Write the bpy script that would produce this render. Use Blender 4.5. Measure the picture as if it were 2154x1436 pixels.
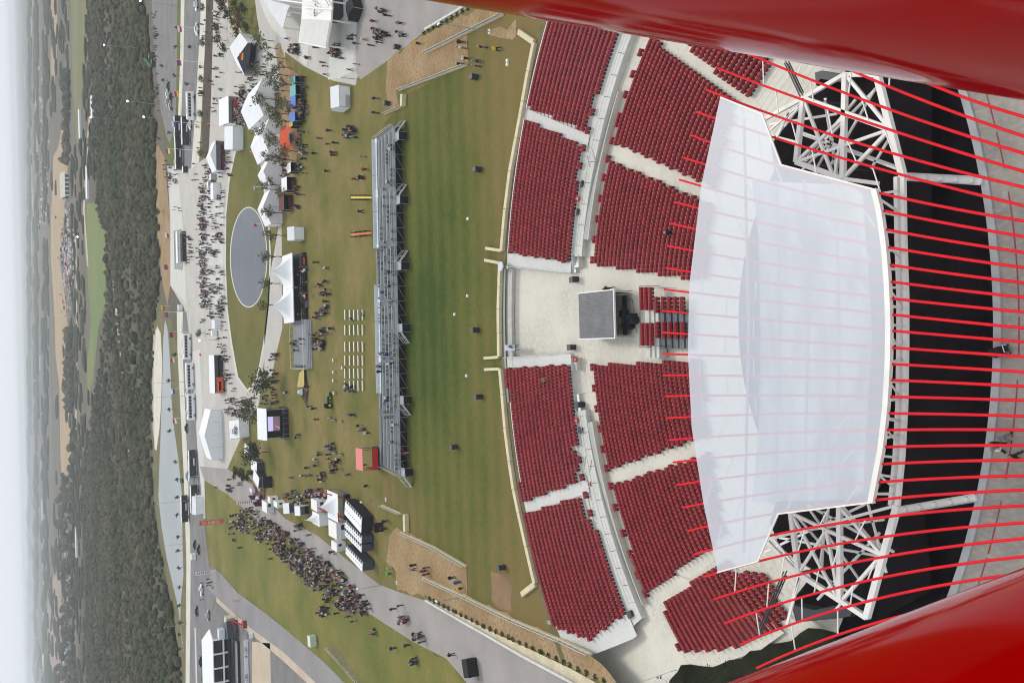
import bpy, bmesh, math, random, re
import numpy as np
from mathutils import Vector, Matrix
for o in list(bpy.data.objects): bpy.data.objects.remove(o)
random.seed(7); RNG = np.random.default_rng(7)
SC = bpy.context.scene; COL = SC.collection
PI = math.pi

# ------------------------------------------------------------------ camera
IW, IH, FPX, CZ = 2154.0, 1436.0, 1856.0, 67.0
PITCH, ROLL = math.radians(29.2), math.radians(1.5)
FW = np.array([0, math.cos(PITCH), -math.sin(PITCH)]); RT = np.array([1.0, 0, 0]); UP = np.cross(RT, FW)
IR = math.cos(ROLL)*(-UP) - math.sin(ROLL)*RT          # picture right (the phone is held sideways)
IU = math.cos(ROLL)*RT + math.sin(ROLL)*(-UP)          # picture up
cam = bpy.data.cameras.new('camera'); cam_o = bpy.data.objects.new('camera', cam); COL.objects.link(cam_o)
cam.sensor_width = 36; cam.sensor_fit = 'HORIZONTAL'; cam.lens = 36*FPX/IW
cam.clip_start = 0.05; cam.clip_end = 60000
cam_o.matrix_world = Matrix(((IR[0], IU[0], -FW[0], 0), (IR[1], IU[1], -FW[1], 0), (IR[2], IU[2], -FW[2], CZ), (0, 0, 0, 1)))
SC.camera = cam_o

# ------------------------------------------------------------------ sky, sun, exposure
SUN_EL, SUN_AZ = math.radians(48), math.radians(20)    # azimuth from +Y towards +X
w = bpy.data.worlds.new('World'); SC.world = w; w.use_nodes = True
nt = w.node_tree; bg = nt.nodes['Background']
sky = nt.nodes.new('ShaderNodeTexSky'); sky.sky_type = 'NISHITA'; sky.sun_disc = False
sky.sun_elevation = SUN_EL; sky.sun_rotation = SUN_AZ; sky.air_density = 1.2; sky.dust_density = 6; sky.altitude = 150
veil = nt.nodes.new('ShaderNodeMix'); veil.data_type = 'RGBA'
veil.inputs[0].default_value = 0.8; veil.inputs[7].default_value = (11.6, 12.3, 13.1, 1)   # even cloud cover over the blue
nt.links.new(sky.outputs[0], veil.inputs[6]); nt.links.new(veil.outputs[2], bg.inputs[0])
bg.inputs[1].default_value = 0.075
sl = bpy.data.lights.new('sun', 'SUN'); sl.energy = 1.5; sl.angle = math.radians(14); sl.color = (1, .95, .87)
so = bpy.data.objects.new('sun', sl); COL.objects.link(so)
sd = Vector((math.sin(SUN_AZ)*math.cos(SUN_EL), math.cos(SUN_AZ)*math.cos(SUN_EL), math.sin(SUN_EL)))
so.rotation_euler = (-sd).to_track_quat('-Z', 'Y').to_euler()
SC.view_settings.view_transform = 'Standard'; SC.view_settings.look = 'None'
SC.view_settings.exposure = 0.18; SC.view_settings.gamma = 1; SC.view_settings.use_curve_mapping = False
SC.cycles.use_denoising = True; SC.cycles.denoising_prefilter = 'ACCURATE'; SC.cycles.pixel_filter_type = 'BLACKMAN_HARRIS'; SC.cycles.filter_width = 1.1; SC.cycles.volume_bounces = 2; SC.cycles.max_bounces = 8
SC.cycles.transparent_max_bounces = 16; SC.cycles.sample_clamp_indirect = 4

# ------------------------------------------------------------------ helpers
def G(px, py, z=0.0):
    """point at height z seen at photo pixel px, py"""
    d = FW + ((px-IW/2)/FPX)*IR - ((py-IH/2)/FPX)*IU
    t = (z-CZ)/d[2]
    return np.array([d[0]*t, d[1]*t, z])
def PR(P):
    d = np.asarray(P, float)-np.array([0, 0, CZ]); z = d@FW
    return np.stack([IW/2+FPX*(d@IR)/z, IH/2-FPX*(d@IU)/z], -1)
def inside(px, py, poly):
    r = False; n = len(poly); j = n-1
    for i in range(n):
        (xi, yi), (xj, yj) = poly[i], poly[j]
        if (yi > py) != (yj > py) and px < (xj-xi)*(py-yi)/(yj-yi)+xi: r = not r
        j = i
    return r

MATS = {}
def mat(name, col, rough=.7, var=None, scale=1.0, spec=.3, metal=0, detail=4, var2=None, bump=0, coat=0, stretch=None, island=0):
    """procedural principled material; var = second colour mixed by world-space noise"""
    if name in MATS: return MATS[name]
    m = bpy.data.materials.new(name); m.use_nodes = True; n = m.node_tree.nodes; l = m.node_tree.links
    b = n['Principled BSDF']; b.inputs['Base Color'].default_value = (*col, 1)
    b.inputs['Roughness'].default_value = rough; b.inputs['Specular IOR Level'].default_value = spec
    b.inputs['Metallic'].default_value = metal; b.inputs['Coat Weight'].default_value = coat
    b.inputs['Coat Roughness'].default_value = .12
    if var or bump:
        geo = n.new('ShaderNodeNewGeometry'); mp = n.new('ShaderNodeMapping'); mp.vector_type = 'POINT'
        l.new(geo.outputs['Position'], mp.inputs[0])
        if stretch: mp.inputs['Scale'].default_value = stretch
        tx = n.new('ShaderNodeTexNoise'); tx.inputs['Scale'].default_value = scale; tx.inputs['Detail'].default_value = detail
        tx.inputs['Roughness'].default_value = .62
        l.new(mp.outputs[0], tx.inputs['Vector'])
        if var:
            rp = n.new('ShaderNodeValToRGB'); e = rp.color_ramp.elements
            e[0].position = .36; e[1].position = .64; e[0].color = (*col, 1); e[1].color = (*var, 1)
            l.new(tx.outputs['Fac'], rp.inputs[0]); out = rp.outputs[0]
            if var2:
                t2 = n.new('ShaderNodeTexNoise'); t2.inputs['Scale'].default_value = scale*14; t2.inputs['Detail'].default_value = 5
                l.new(mp.outputs[0], t2.inputs['Vector'])
                mx = n.new('ShaderNodeMix'); mx.data_type = 'RGBA'; r2 = n.new('ShaderNodeValToRGB')
                r2.color_ramp.elements[0].position = .45; r2.color_ramp.elements[1].position = .75
                l.new(t2.outputs['Fac'], r2.inputs[0]); l.new(r2.outputs[0], mx.inputs[0])
                l.new(out, mx.inputs[6]); mx.inputs[7].default_value = (*var2, 1); out = mx.outputs[2]
            l.new(out, b.inputs['Base Color'])
        if bump:
            bp = n.new('ShaderNodeBump'); bp.inputs['Strength'].default_value = bump; bp.inputs['Distance'].default_value = .1
            l.new(tx.outputs['Fac'], bp.inputs['Height']); l.new(bp.outputs[0], b.inputs['Normal'])
    if island:       # every separate piece a little lighter or darker
        g2 = n.new('ShaderNodeNewGeometry'); hs = n.new('ShaderNodeHueSaturation'); r3 = n.new('ShaderNodeMapRange'); r3.inputs[3].default_value = 1-island; r3.inputs[4].default_value = 1+island
        l.new(g2.outputs['Random Per Island'], r3.inputs[0]); l.new(r3.outputs[0], hs.inputs['Value'])
        src = b.inputs['Base Color'].links[0].from_socket if b.inputs['Base Color'].links else None
        if src: l.new(src, hs.inputs['Color'])
        else: hs.inputs['Color'].default_value = (*col, 1)
        l.new(hs.outputs[0], b.inputs['Base Color'])
    MATS[name] = m; return m
def lin(r, g, b):
    f = lambda c: ((c/255+.055)/1.055)**2.4 if c > 10 else c/255/12.92
    return (f(r), f(g), f(b))

class MB:
    """collects shapes into one mesh"""
    def __init__(s): s.v = []; s.f = []; s.m = []
    def add(s, vs, fs, mi=0):
        k = len(s.v); s.v += [tuple(map(float, p)) for p in vs]; s.f += [tuple(i+k for i in f) for f in fs]; s.m += [mi]*len(fs); return s
    def box(s, c, d, rz=0, mi=0, taper=1.0):
        x, y, z = d[0]/2, d[1]/2, d[2]/2; ca, sa = math.cos(rz), math.sin(rz); vs = []
        for dz, t in ((-z, 1), (z, taper)):
            for ax, ay in ((-x, -y), (x, -y), (x, y), (-x, y)):
                vs.append((c[0]+(ax*ca-ay*sa)*t, c[1]+(ax*sa+ay*ca)*t, c[2]+dz))
        return s.add(vs, [(3, 2, 1, 0), (4, 5, 6, 7), (0, 1, 5, 4), (1, 2, 6, 5), (2, 3, 7, 6), (3, 0, 4, 7)], mi)
    def beam(s, a, b, wd, ht=None, mi=0):
        a, b = Vector(a), Vector(b); d = (b-a); ht = ht or wd
        if d.length < 1e-6: return s
        d.normalize(); u = Vector((0, 0, 1)) if abs(d.z) < .95 else Vector((1, 0, 0))
        x = d.cross(u).normalized()*wd/2; y = x.cross(d).normalized()*ht/2
        vs = [p+q for p in (a, b) for q in (-x-y, x-y, x+y, -x+y)]
        return s.add(vs, [(0, 1, 2, 3), (7, 6, 5, 4), (4, 5, 1, 0), (5, 6, 2, 1), (6, 7, 3, 2), (7, 4, 0, 3)], mi)
    def tube(s, pts, r, n=8, mi=0, cap=True):
        P = [Vector(p) for p in pts]; rs = r if isinstance(r, (list, tuple)) else [r]*len(P); k0 = len(s.v); vs = []; fs = []
        for i, p in enumerate(P):
            d = (P[min(i+1, len(P)-1)]-P[max(i-1, 0)]).normalized(); u = Vector((0, 0, 1)) if abs(d.z) < .95 else Vector((1, 0, 0))
            x = d.cross(u).normalized(); y = x.cross(d)
            for k in range(n):
                a = 2*PI*k/n; vs.append(p+(x*math.cos(a)+y*math.sin(a))*rs[i])
        for i in range(len(P)-1):
            for k in range(n):
                fs.append((i*n+k, i*n+(k+1) % n, (i+1)*n+(k+1) % n, (i+1)*n+k))
        if cap: fs += [tuple(range(n))[::-1], tuple((len(P)-1)*n+k for k in range(n))]
        return s.add(vs, fs, mi)
    def cyl(s, c, r, h, n=12, mi=0, r2=None):
        return s.tube([(c[0], c[1], c[2]), (c[0], c[1], c[2]+h)], [r, r if r2 is None else r2], n, mi)
    def prism(s, poly, z0, z1, mi=0, mtop=None):
        n = len(poly); a = sum(poly[i][0]*poly[(i+1) % n][1]-poly[(i+1) % n][0]*poly[i][1] for i in range(n))
        if a < 0: poly = poly[::-1]
        vs = [(p[0], p[1], z0) for p in poly]+[(p[0], p[1], z1) for p in poly]
        s.add(vs, [tuple(range(n))[::-1]]+[(i, (i+1) % n, n+(i+1) % n, n+i) for i in range(n)], mi)
        return s.add([(p[0], p[1], z1) for p in poly], [tuple(range(n))], mi if mtop is None else mtop)
    def blob(s, c, r, mi=0, jit=.15, rnd=random):
        vs, fs = ICO; rr = [r, r, r] if not isinstance(r, (tuple, list)) else r
        return s.add([tuple(c[k]+v[k]*rr[k]*(1+rnd.uniform(-jit, jit)) for k in range(3)) for v in vs], fs, mi)
    def mesh(s, name, mats, smooth=False):
        me = bpy.data.meshes.new(name); me.from_pydata(s.v, [], s.f)
        for m in (mats if isinstance(mats, (list, tuple)) else [mats]): me.materials.append(m)
        if any(s.m): me.polygons.foreach_set('material_index', s.m)
        if smooth: me.polygons.foreach_set('use_smooth', [True]*len(s.f))
        me.update(); return me
    def build(s, name, mats, parent=None, smooth=False):
        return link(name, s.mesh(name, mats, smooth), parent)
_b = bmesh.new(); bmesh.ops.create_icosphere(_b, subdivisions=1, radius=1)
ICO = ([tuple(v.co) for v in _b.verts], [tuple(v.index for v in f.verts) for f in _b.faces]); _b.free()
def link(name, me, parent=None):
    o = bpy.data.objects.new(name, me); COL.objects.link(o)
    if parent: o.parent = parent
    return o
KEEP = ('black folding', 'black chair', 'red seat', 'red riser', 'thick glossy', 'dark car, left', 'dark estate', 'pale roofed farm', 'triangular', 'small white peaked', 'long white tent')
WORDS = ((r'on the left side', 'on the lower side'), (r'on the right side', 'on the upper side'), (r'\bleft of\b', 'below'), (r'\bright of\b', 'above'), (r'\bon the left\b', 'at the lower side'), (r'\bon the right\b', 'at the upper side'), (r'\bfarthest left\b', 'lowest of all'), (r'\bat left\b', 'at the bottom'), (r'\bat the left\b', 'lower down'), (r'\bfar left\b', 'bottom'), (r'\bleft\b', 'lower'), (r'\bright\b', 'upper'))
def in_picture(label):
    """the photo lies on its side: what a viewer on the tower calls left is the bottom of the picture"""
    if label.startswith(KEEP): return label
    for p, q in WORDS: label = re.sub(p, q, label)
    return label.replace('lower lower', 'lower').replace('upper upper', 'upper')
def tag(o, label=None, cat=None, group=None, kind=None):
    if label: o['label'] = in_picture(label)
    if cat: o['category'] = cat
    if group: o['group'] = group
    if kind: o['kind'] = kind
    return o
def thing(name, label, cat, loc=(0, 0, 0), rz=0, group=None):
    o = bpy.data.objects.new(name, None); COL.objects.link(o); o.empty_display_size = .3
    o.location = tuple(map(float, loc)); o.rotation_euler = (0, 0, rz); return tag(o, label, cat, group)
def copy_tree(o, parent=None):
    c = o.copy(); COL.objects.link(c); c.parent = parent
    for ch in list(o.children): copy_tree(ch, c)
    return c
def place(proto, used, loc, rz, label=None):
    o = copy_tree(proto) if used[0] else proto
    used[0] = True; o.location = tuple(map(float, loc)); o.rotation_euler = (0, 0, rz)
    if label: o['label'] = in_picture(label)
    return o
def sheet(name, poly, z, m, px=True, thick=0):
    """a piece of the setting laid flat: polygon in photo pixels (or metres) at height z"""
    P = [G(a, b, z)[:2] for a, b in poly] if px else poly
    if name in ('earth_ramp', 'worn_patch', 'dirt_bank', 'mulch_strip', 'dry_field', 'green_field', 'pasture', 'side_lawn', 'pond_bank', 'scrub_floor', 'shrub_bed'):   # ragged edges
        Q = []
        for p, q in zip(P, list(P[1:])+[P[0]]):
            p, q = np.array(p, float), np.array(q, float); L = float(np.linalg.norm(q-p)); am = min(.5, L*.05) if L < 60 else L*.012; k = max(1, min(40, int(L/1.6)))
            for i in range(k): Q.append(tuple(p+(q-p)*i/k+(np.random.default_rng(len(Q)+7).uniform(-am, am, 2) if i else 0)))
        P = Q
    mb = MB()
    if thick: mb.prism([tuple(p) for p in P], z-thick, z)
    else: mb.add([(p[0], p[1], z) for p in P], [tuple(range(len(P)))])
    o = mb.build(name, m); o['kind'] = 'structure'
    me = o.data
    if not thick and me.polygons[0].normal.z < 0: me.flip_normals()
    return o
def ordinal(i): return ['first', 'second', 'third', 'fourth', 'fifth', 'sixth', 'seventh', 'eighth', 'ninth', 'tenth', 'eleventh', 'twelfth', 'thirteenth', 'fourteenth', 'fifteenth', 'sixteenth', 'seventeenth', 'eighteenth', 'nineteenth', 'twentieth'][i] if i < 20 else '%dth' % (i+1)
def text_mesh(txt, size, name='lettering'):
    c = bpy.data.curves.new(name, 'FONT'); c.body = txt; c.size = size; c.align_x = 'CENTER'; c.align_y = 'CENTER'; c.extrude = .01
    o = bpy.data.objects.new(name, c); COL.objects.link(o); dg = bpy.context.evaluated_depsgraph_get()
    me = bpy.data.meshes.new_from_object(o.evaluated_get(dg)); bpy.data.objects.remove(o); return me

# ------------------------------------------------------------------ materials
M_grass = mat('lawn grass', (.088, .102, .02), .9, (.16, .135, .04), .045, .1, var2=(.125, .12, .033), bump=.3)
M_green = mat('watered lawn', (.065, .095, .018), .9, (.12, .115, .032), .05, .1, var2=(.125, .14, .035), bump=.3)
M_worn = mat('worn festival grass', (.105, .112, .024), .9, (.215, .165, .065), .06, .1, var2=(.15, .13, .038), bump=.3)
M_dirt = mat('tan bare earth', (.27, .175, .09), .95, (.36, .26, .15), .12, .1, var2=(.2, .135, .065), bump=.4)
M_conc = mat('pale concrete', (.56, .555, .52), .85, (.49, .48, .44), .12, .2, var2=(.6, .6, .57))
M_warm = mat('cream concrete', (.6, .57, .49), .85, (.5, .47, .4), .15, .2, var2=(.62, .6, .53))
M_plaza = mat('plaza paving', (.46, .44, .4), .85, (.39, .37, .34), .08, .2, var2=(.49, .47, .43))
M_pale = mat('pale paving band', (.55, .54, .5), .85, (.5, .49, .46), .1, .2)
M_asph = mat('asphalt', (.15, .145, .145), .9, (.21, .2, .2), .1, .15, var2=(.18, .175, .17))
M_path = mat('grey brown path', (.26, .24, .23), .9, (.33, .3, .28), .1, .15, var2=(.29, .27, .25))
M_stone = mat('cream limestone', (.62, .55, .36), .9, (.5, .44, .29), .8, .1, var2=(.68, .62, .44), bump=.4)
M_gravel = mat('cream gravel', (.58, .51, .36), .95, (.46, .39, .26), .5, .1, var2=(.66, .6, .45), bump=.5)
M_white = mat('white fabric', (.78, .79, .8), .6, (.72, .73, .75), .5, .2)
M_paint = mat('white paint', (.76, .75, .71), .45, (.68, .67, .63), .6, .3)
M_black = mat('black fabric', (.012, .012, .014), .8)
M_dark = mat('dark grey metal', (.03, .031, .035), .5, spec=.3)
M_steel = mat('galvanised steel', (.36, .38, .4), .45, (.28, .3, .32), .8, .5, metal=.3)
M_deck = mat('grey deck boards', (.14, .16, .17), .65, (.1, .115, .125), .6, .2)
M_red = mat('red paint', (.7, .006, .016), .55, (.6, .006, .014), .35, .12)
M_redgl = mat('glossy red paint', (.36, .0006, .0006), .1, (.28, .0006, .0005), .8, .13)
M_seat = mat('dark red seat plastic', (.27, .018, .025), .42, (.31, .024, .031), .35, .35, island=.2)
M_seatback = mat('black seat frame', (.02, .02, .022), .5)
M_orange = mat('orange fabric', (.75, .1, .03), .6)
M_redfab = mat('red fabric', (.5, .02, .02), .6)
M_blue = mat('blue fabric', (.03, .13, .5), .6)
M_yel = mat('yellow fabric', (.75, .55, .05), .6)
M_teal = mat('teal fabric', (.1, .33, .33), .6)
M_navy = mat('navy roof', (.05, .06, .085), .5)
M_glass = mat('dark glass', (.012, .014, .017), .08, spec=.6)
M_tyre = mat('tyre rubber', (.015, .015, .016), .9)
M_bark = mat('bark', (.12, .085, .06), .9, (.07, .05, .035), 4)
M_leaf = mat('grey green leaves', (.13, .135, .075), .75, (.09, .1, .05), .9, .2, island=.35)
M_leaf2 = mat('dark green leaves', (.04, .062, .026), .8, (.065, .08, .03), .8, .2)
M_rust = mat('rusty leaves', (.15, .075, .038), .8, (.1, .085, .035), .8, .2)
M_wood = mat('woodland crowns', (.036, .054, .02), .95, (.1, .085, .054), .009, .05, var2=(.09, .083, .052), island=.3)
M_brush = mat('winter brush', (.085, .08, .06), .95, (.17, .145, .115), .006, .05, var2=(.12, .105, .075), stretch=(.22, 1, 1))
M_pink = mat('faded red roof', (.66, .2, .19), .6)
M_maroon = mat('maroon floor', (.09, .015, .02), .7)
M_skin = mat('skin', (.42, .24, .16), .6)
M_tan = mat('tan pad', (.5, .42, .32), .9, (.44, .36, .27), .1, .1)

# ================================================================== THE SETTING
C1 = (0.7, 45.0); C2 = (0.7, 48.0)
def pol(c, r, deg, z=0): a = math.radians(deg); return (c[0]+r*math.sin(a), c[1]+r*math.cos(a), z)
def ang(c, p): return math.degrees(math.atan2(p[0]-c[0], p[1]-c[1]))
back_arc = [pol(C1, 76.9, d)[:2] for d in np.linspace(46, -37.5, 60)]
edge_bot = [tuple(G(a, b)[:2]) for a, b in ((1184, 1346), (1240, 1376), (1268, 1398), (1300, 1440), (1340, 1640))]
edge_top = [tuple(G(a, b)[:2]) for a, b in ((1260, -700), (1215, -190))]
sheet('ground', edge_top+back_arc+edge_bot+[(-9000, 60), (-12000, 20000), (12000, 20000), (9000, 60)], -.06, M_brush, px=False)

sheet('meadow', edge_top+back_arc+edge_bot+[(-260, 100), (-260, 330), (-120, 420), (160, 420), (300, 330), (300, 100)], -.05, M_worn, px=False)
def S(name, poly, layer, m): return sheet(name, poly, -.04+.012*layer, m)
# far country
M_field = mat('dry field', (.4, .29, .17), .95, (.34, .25, .15), .01, .05)
M_crop = mat('green field', (.13, .2, .06), .95, (.2, .2, .09), .012, .05)
M_olive = mat('olive pasture', (.2, .19, .09), .95, (.15, .15, .075), .01, .05)
S('dry_field', [(137, 235), (122, 310), (112, 330), (107, 467), (107, 550), (113, 634), (115, 670), (117, 747), (125, 814), (127, 960), (133, 1050), (143, 1020), (149, 960), (147, 814), (144, 747), (142, 680), (139, 640), (132, 590), (126, 551), (131, 495), (139, 417), (142, 364), (143, 300)], 1, M_field)
S('green_field', [(182, 430), (215, 420), (222, 500), (222, 640), (207, 690), (202, 740), (195, 800), (184, 835), (183, 760), (192, 680), (185, 600), (183, 500)], 1, M_crop)
S('pasture', [(147, -80), (187, -80), (186, 100), (172, 180), (168, 300), (160, 300), (152, 150)], 1, M_olive)
S('far_field', [(108, -80), (122, -80), (119, 120), (112, 200), (107, 140)], 1, M_field)
S('low_field', [(100, 1240), (128, 1180), (130, 1320), (124, 1500), (100, 1500)], 1, mat('pinkish soil', (.33, .25, .2), .95, (.27, .2, .16), .01, .05))
for i, pl in enumerate(([(184, 300), (187, 300), (178, 440), (186, 560), (183, 560), (174, 440)], [(228, 480), (232, 480), (245, 640), (262, 800), (275, 960), (271, 960), (258, 800), (241, 640)],
        [(197, 120), (200, 120), (186, 290), (183, 290)], [(158, 480), (160, 480), (163, 700), (160, 980), (157, 980), (160, 700)], [(86, 1050), (89, 1050), (94, 1250), (91, 1400), (88, 1400), (91, 1250)])):
    S('dirt_track', pl, 2, M_tan)
# race track area by the pond and roads
M_bank = mat('pond bank grass', (.13, .125, .055), .95, (.18, .155, .08), .05, .1, var2=(.1, .1, .05))
S('pond_bank', [(322, 640), (352, 640), (395, 830), (398, 1100), (392, 1440), (360, 1440), (352, 1250), (325, 1060), (318, 900)], 1, M_bank)
M_water = mat('pale pond water', (.3, .32, .325), .45, (.26, .285, .295), .02, .25)
S('pond', [(347, 672), (352, 690), (356, 730), (359, 790), (360, 830), (364, 880), (369, 920), (376, 970), (383, 1043), (384, 1146), (386, 1208), (380, 1270), (379, 1311), (388, 1378), (383, 1350), (375, 1278), (351, 1175), (340, 1110), (333, 1043), (336, 960), (339, 880), (342, 780), (343, 720)], 3, M_water)
S('berm_path', [(330, 685), (338, 700), (341, 760), (339, 850), (335, 905), (329, 948), (325, 943), (323, 850), (324, 750)], 3, M_warm)
S('berm_shoulder', [(322, 700), (330, 690), (325, 750), (324, 850), (325, 930), (321, 900), (320, 780)], 2, M_tan)
S('dirt_bank', [(327, 296), (346, 330), (358, 470), (358, 600), (352, 645), (340, 585), (333, 520), (328, 420)], 3, M_dirt)
S('entry_road', [(316, -60), (374, -60), (372, 120), (369, 250), (357, 303), (349, 285), (337, 225), (329, 150), (322, 60)], 2, M_asph)
S('verge', [(374, -60), (381, -60), (379, 120), (372, 260), (368, 348), (352, 348), (347, 310), (338, 240), (348, 288), (357, 304), (369, 250), (372, 120)], 3, M_green)
S('road_pavement', [(381, -60), (389, -60), (386, 120), (381, 250), (376, 300), (373, 290), (379, 120)], 3, M_warm)
S('service_road', [(389, -60), (424, -60), (421, 60), (414, 180), (407, 290), (402, 355), (367, 355), (376, 300), (381, 250), (386, 120)], 2, M_asph)
S('road_kerb', [(424, -60), (435, -60), (432, 80), (426, 200), (419, 340), (402, 356), (407, 290), (414, 180), (421, 60)], 3, M_warm)
S('planting_bed', [(435, -60), (449, -60), (447, 90), (444, 200), (440, 300), (437, 332), (424, 332), (427, 220), (431, 100)], 4, mat('brown mulch', (.06, .045, .035), .95, (.1, .08, .06), .6, .1))
S('plaza', [(450, -60), (575, -60), (800, -60), (800, 60), (755, 152), (748, 180), (700, 170), (640, 140), (600, 110), (560, 470), (570, 560), (562, 700), (545, 850), (520, 890), (478, 1000), (425, 990), (402, 830), (388, 650), (358, 600), (358, 470), (352, 348), (402, 352), (437, 330), (444, 200)], 1, M_plaza)
for y0, y1 in ((395, 470), (488, 560), (575, 640)): S('plaza_band', [(420, y0), (470, y0+3), (470, y1), (420, y1-2)], 2, M_pale)
S('pale_pavement', [(358, 360), (372, 350), (385, 480), (392, 640), (359, 600)], 2, M_pale)
S('road', [(386, 652), (392, 655), (402, 740), (409, 830), (415, 940), (428, 1090), (440, 1190), (470, 1210), (455, 1255), (440, 1300), (424, 1330), (424, 1500), (398, 1500), (400, 1330), (401, 1180), (396, 1010), (388, 830), (383, 720)], 2, M_asph)
S('road_edge', [(372, 655), (385, 655), (383, 720), (388, 830), (396, 1010), (401, 1180), (400, 1330), (398, 1500), (390, 1500), (391, 1330), (392, 1180), (387, 1010), (378, 830), (373, 730)], 3, M_warm)
S('road_median', [(409, 1320), (412, 1320), (415, 1440), (412, 1440)], 3, M_pale)
S('walkway', [(402, 740), (420, 735), (424, 830), (428, 940), (432, 1090), (428, 1090), (415, 940), (409, 830)], 4, M_pale)
# oval lawn with the round basin
S('oval_rim', [(512, 252), (522, 250), (536, 264), (549, 330), (560, 420), (567, 480), (570, 540), (566, 640), (557, 720), (548, 770), (539, 806), (520, 824), (498, 796), (485, 722), (476, 650), (472, 560), (473, 450), (480, 378), (493, 318)], 3, M_pale)
S('oval_lawn', [(512, 256), (520, 254), (533, 267), (546, 332), (557, 420), (564, 480), (567, 540), (563, 640), (554, 718), (545, 768), (536, 802), (520, 819), (501, 792), (488, 720), (479, 650), (475, 560), (476, 450), (483, 380), (496, 320)], 4, M_grass)
ell = lambda a, b: [(523+a*math.cos(t), 541+b*math.sin(t)) for t in np.linspace(0, 2*PI, 48, endpoint=False)]
S('basin_rim', ell(39.5, 106), 5, M_pale)
S('basin_floor', ell(37.6, 103.5), 6, mat('blue grey basin coating', (.095, .108, .135), .7, (.12, .133, .16), .05, .3))
# festival field
S('festival_field', [(570, 195), (640, 195), (700, 176), (755, 182), (800, 60), (880, 60), (890, 160), (840, 200), (822, 230), (812, 300), (812, 1090), (835, 1115), (800, 1220), (740, 1180), (668, 1126), (600, 1090), (530, 1015), (478, 986), (520, 890), (555, 845), (566, 720), (574, 560), (566, 470)], 2, M_worn)
S('shade_path', [(556, 640), (575, 540), (592, 440), (594, 690), (582, 740), (572, 790), (556, 800)], 3, M_plaza)
S('mulch_strip', [(578, 96), (590, 92), (604, 140), (640, 168), (640, 196), (628, 330), (596, 440), (580, 430), (592, 300), (592, 200)], 3, M_dirt)
S('terrace_lawn', [(478, -60), (528, -60), (541, 40), (545, 62), (541, 96), (520, 94), (500, 100), (492, 60), (480, 20)], 3, M_grass)
S('terrace_path', [(480, 18), (492, 40), (510, 70), (528, 92), (508, 100), (492, 78), (478, 40)], 4, M_tan)
S('upper_paving', [(753, -60), (960, -60), (975, 10), (900, 62), (815, 128), (758, 168), (748, 150)], 3, M_path)
for pl in ([(700, -20), (752, -20), (744, 150), (712, 165), (690, 168)], [(625, 92), (650, 96), (645, 140), (630, 128)], [(545, 0), (590, 0), (604, 90), (572, 60), (556, 30)]): S('paving_panel', pl, 3, M_pale)
S('earth_ramp', [(814, 128), (900, 70), (1001, 20), (1012, -80), (1130, -80), (1056, 30), (983, 72), (985, 134), (910, 160), (833, 190), (840, 226), (819, 228), (812, 190)], 4, M_dirt)
S('earth_ramp', [(819, 1126), (835, 1108), (850, 1118), (915, 1150), (981, 1190), (983, 1250), (1080, 1300), (1182, 1347), (1240, 1376), (1268, 1398), (1300, 1440), (1330, 1500), (1270, 1440), (1180, 1390), (1040, 1330), (905, 1258), (836, 1242), (832, 1200), (812, 1180)], 4, M_dirt)
# the lawn above the seats
lawn_px = [(852, 200), (985, 136), (985, 72), (1056, 32), (1090, -10), (1120, -80)]
sheet('amphitheatre_lawn', [tuple(G(a, b)[:2]) for a, b in lawn_px]+back_arc[3:-3]+[tuple(G(a, b)[:2]) for a, b in ((1178, 1342), (1090, 1300), (985, 1250), (983, 1190), (852, 1120), (846, 1070), (806, 1060), (806, 260), (846, 225))], .006, None, px=False).data.materials.clear()
# mown bands come from a wave in the lawn colour
m = bpy.data.materials.new('mown lawn'); m.use_nodes = True; n = m.node_tree.nodes; l = m.node_tree.links; b = n['Principled BSDF']; b.inputs['Roughness'].default_value = .9; b.inputs['Specular IOR Level'].default_value = .1
ge = n.new('ShaderNodeNewGeometry'); t1 = n.new('ShaderNodeTexNoise'); t1.inputs['Scale'].default_value = .035; t1.inputs['Detail'].default_value = 6; t1.inputs['Roughness'].default_value = .65
wv = n.new('ShaderNodeTexWave'); wv.bands_direction = 'Y'; wv.inputs['Scale'].default_value = .065; wv.inputs['Distortion'].default_value = 1.2; wv.inputs['Detail'].default_value = 2; wv.inputs['Detail Scale'].default_value = .3
t2 = n.new('ShaderNodeTexNoise'); t2.inputs['Scale'].default_value = .9; t2.inputs['Detail'].default_value = 6; t2.inputs['Roughness'].default_value = .7
for t in (t1, wv, t2): l.new(ge.outputs['Position'], t.inputs['Vector'])
# wear: the edges of the lawn are browner than its middle
sx = n.new('ShaderNodeSeparateXYZ'); l.new(ge.outputs['Position'], sx.inputs[0])
dv = n.new('ShaderNodeVectorMath'); dv.operation = 'SUBTRACT'; dv.inputs[1].default_value = (8, 150, 0); l.new(ge.outputs['Position'], dv.inputs[0])
ds = n.new('ShaderNodeVectorMath'); ds.operation = 'MULTIPLY'; ds.inputs[1].default_value = (1/46, 1/22, 0); l.new(dv.outputs[0], ds.inputs[0])
le = n.new('ShaderNodeVectorMath'); le.operation = 'LENGTH'; l.new(ds.outputs[0], le.inputs[0])
def mth(op, a, b_):
    k = n.new('ShaderNodeMath'); k.operation = op
    for i, q in enumerate((a, b_)):
        if isinstance(q, (int, float)): k.inputs[i].default_value = q
        else: l.new(q, k.inputs[i])
    return k.outputs[0]
fac = mth('ADD', mth('MULTIPLY', t1.outputs['Fac'], 1.0), mth('MULTIPLY', wv.outputs['Fac'], .13))
fac = mth('ADD', fac, mth('MULTIPLY', mth('SUBTRACT', t2.outputs['Fac'], .5), .55))
fac = mth('ADD', fac, mth('MULTIPLY', mth('SUBTRACT', le.outputs['Value'], .6), .42))
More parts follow.
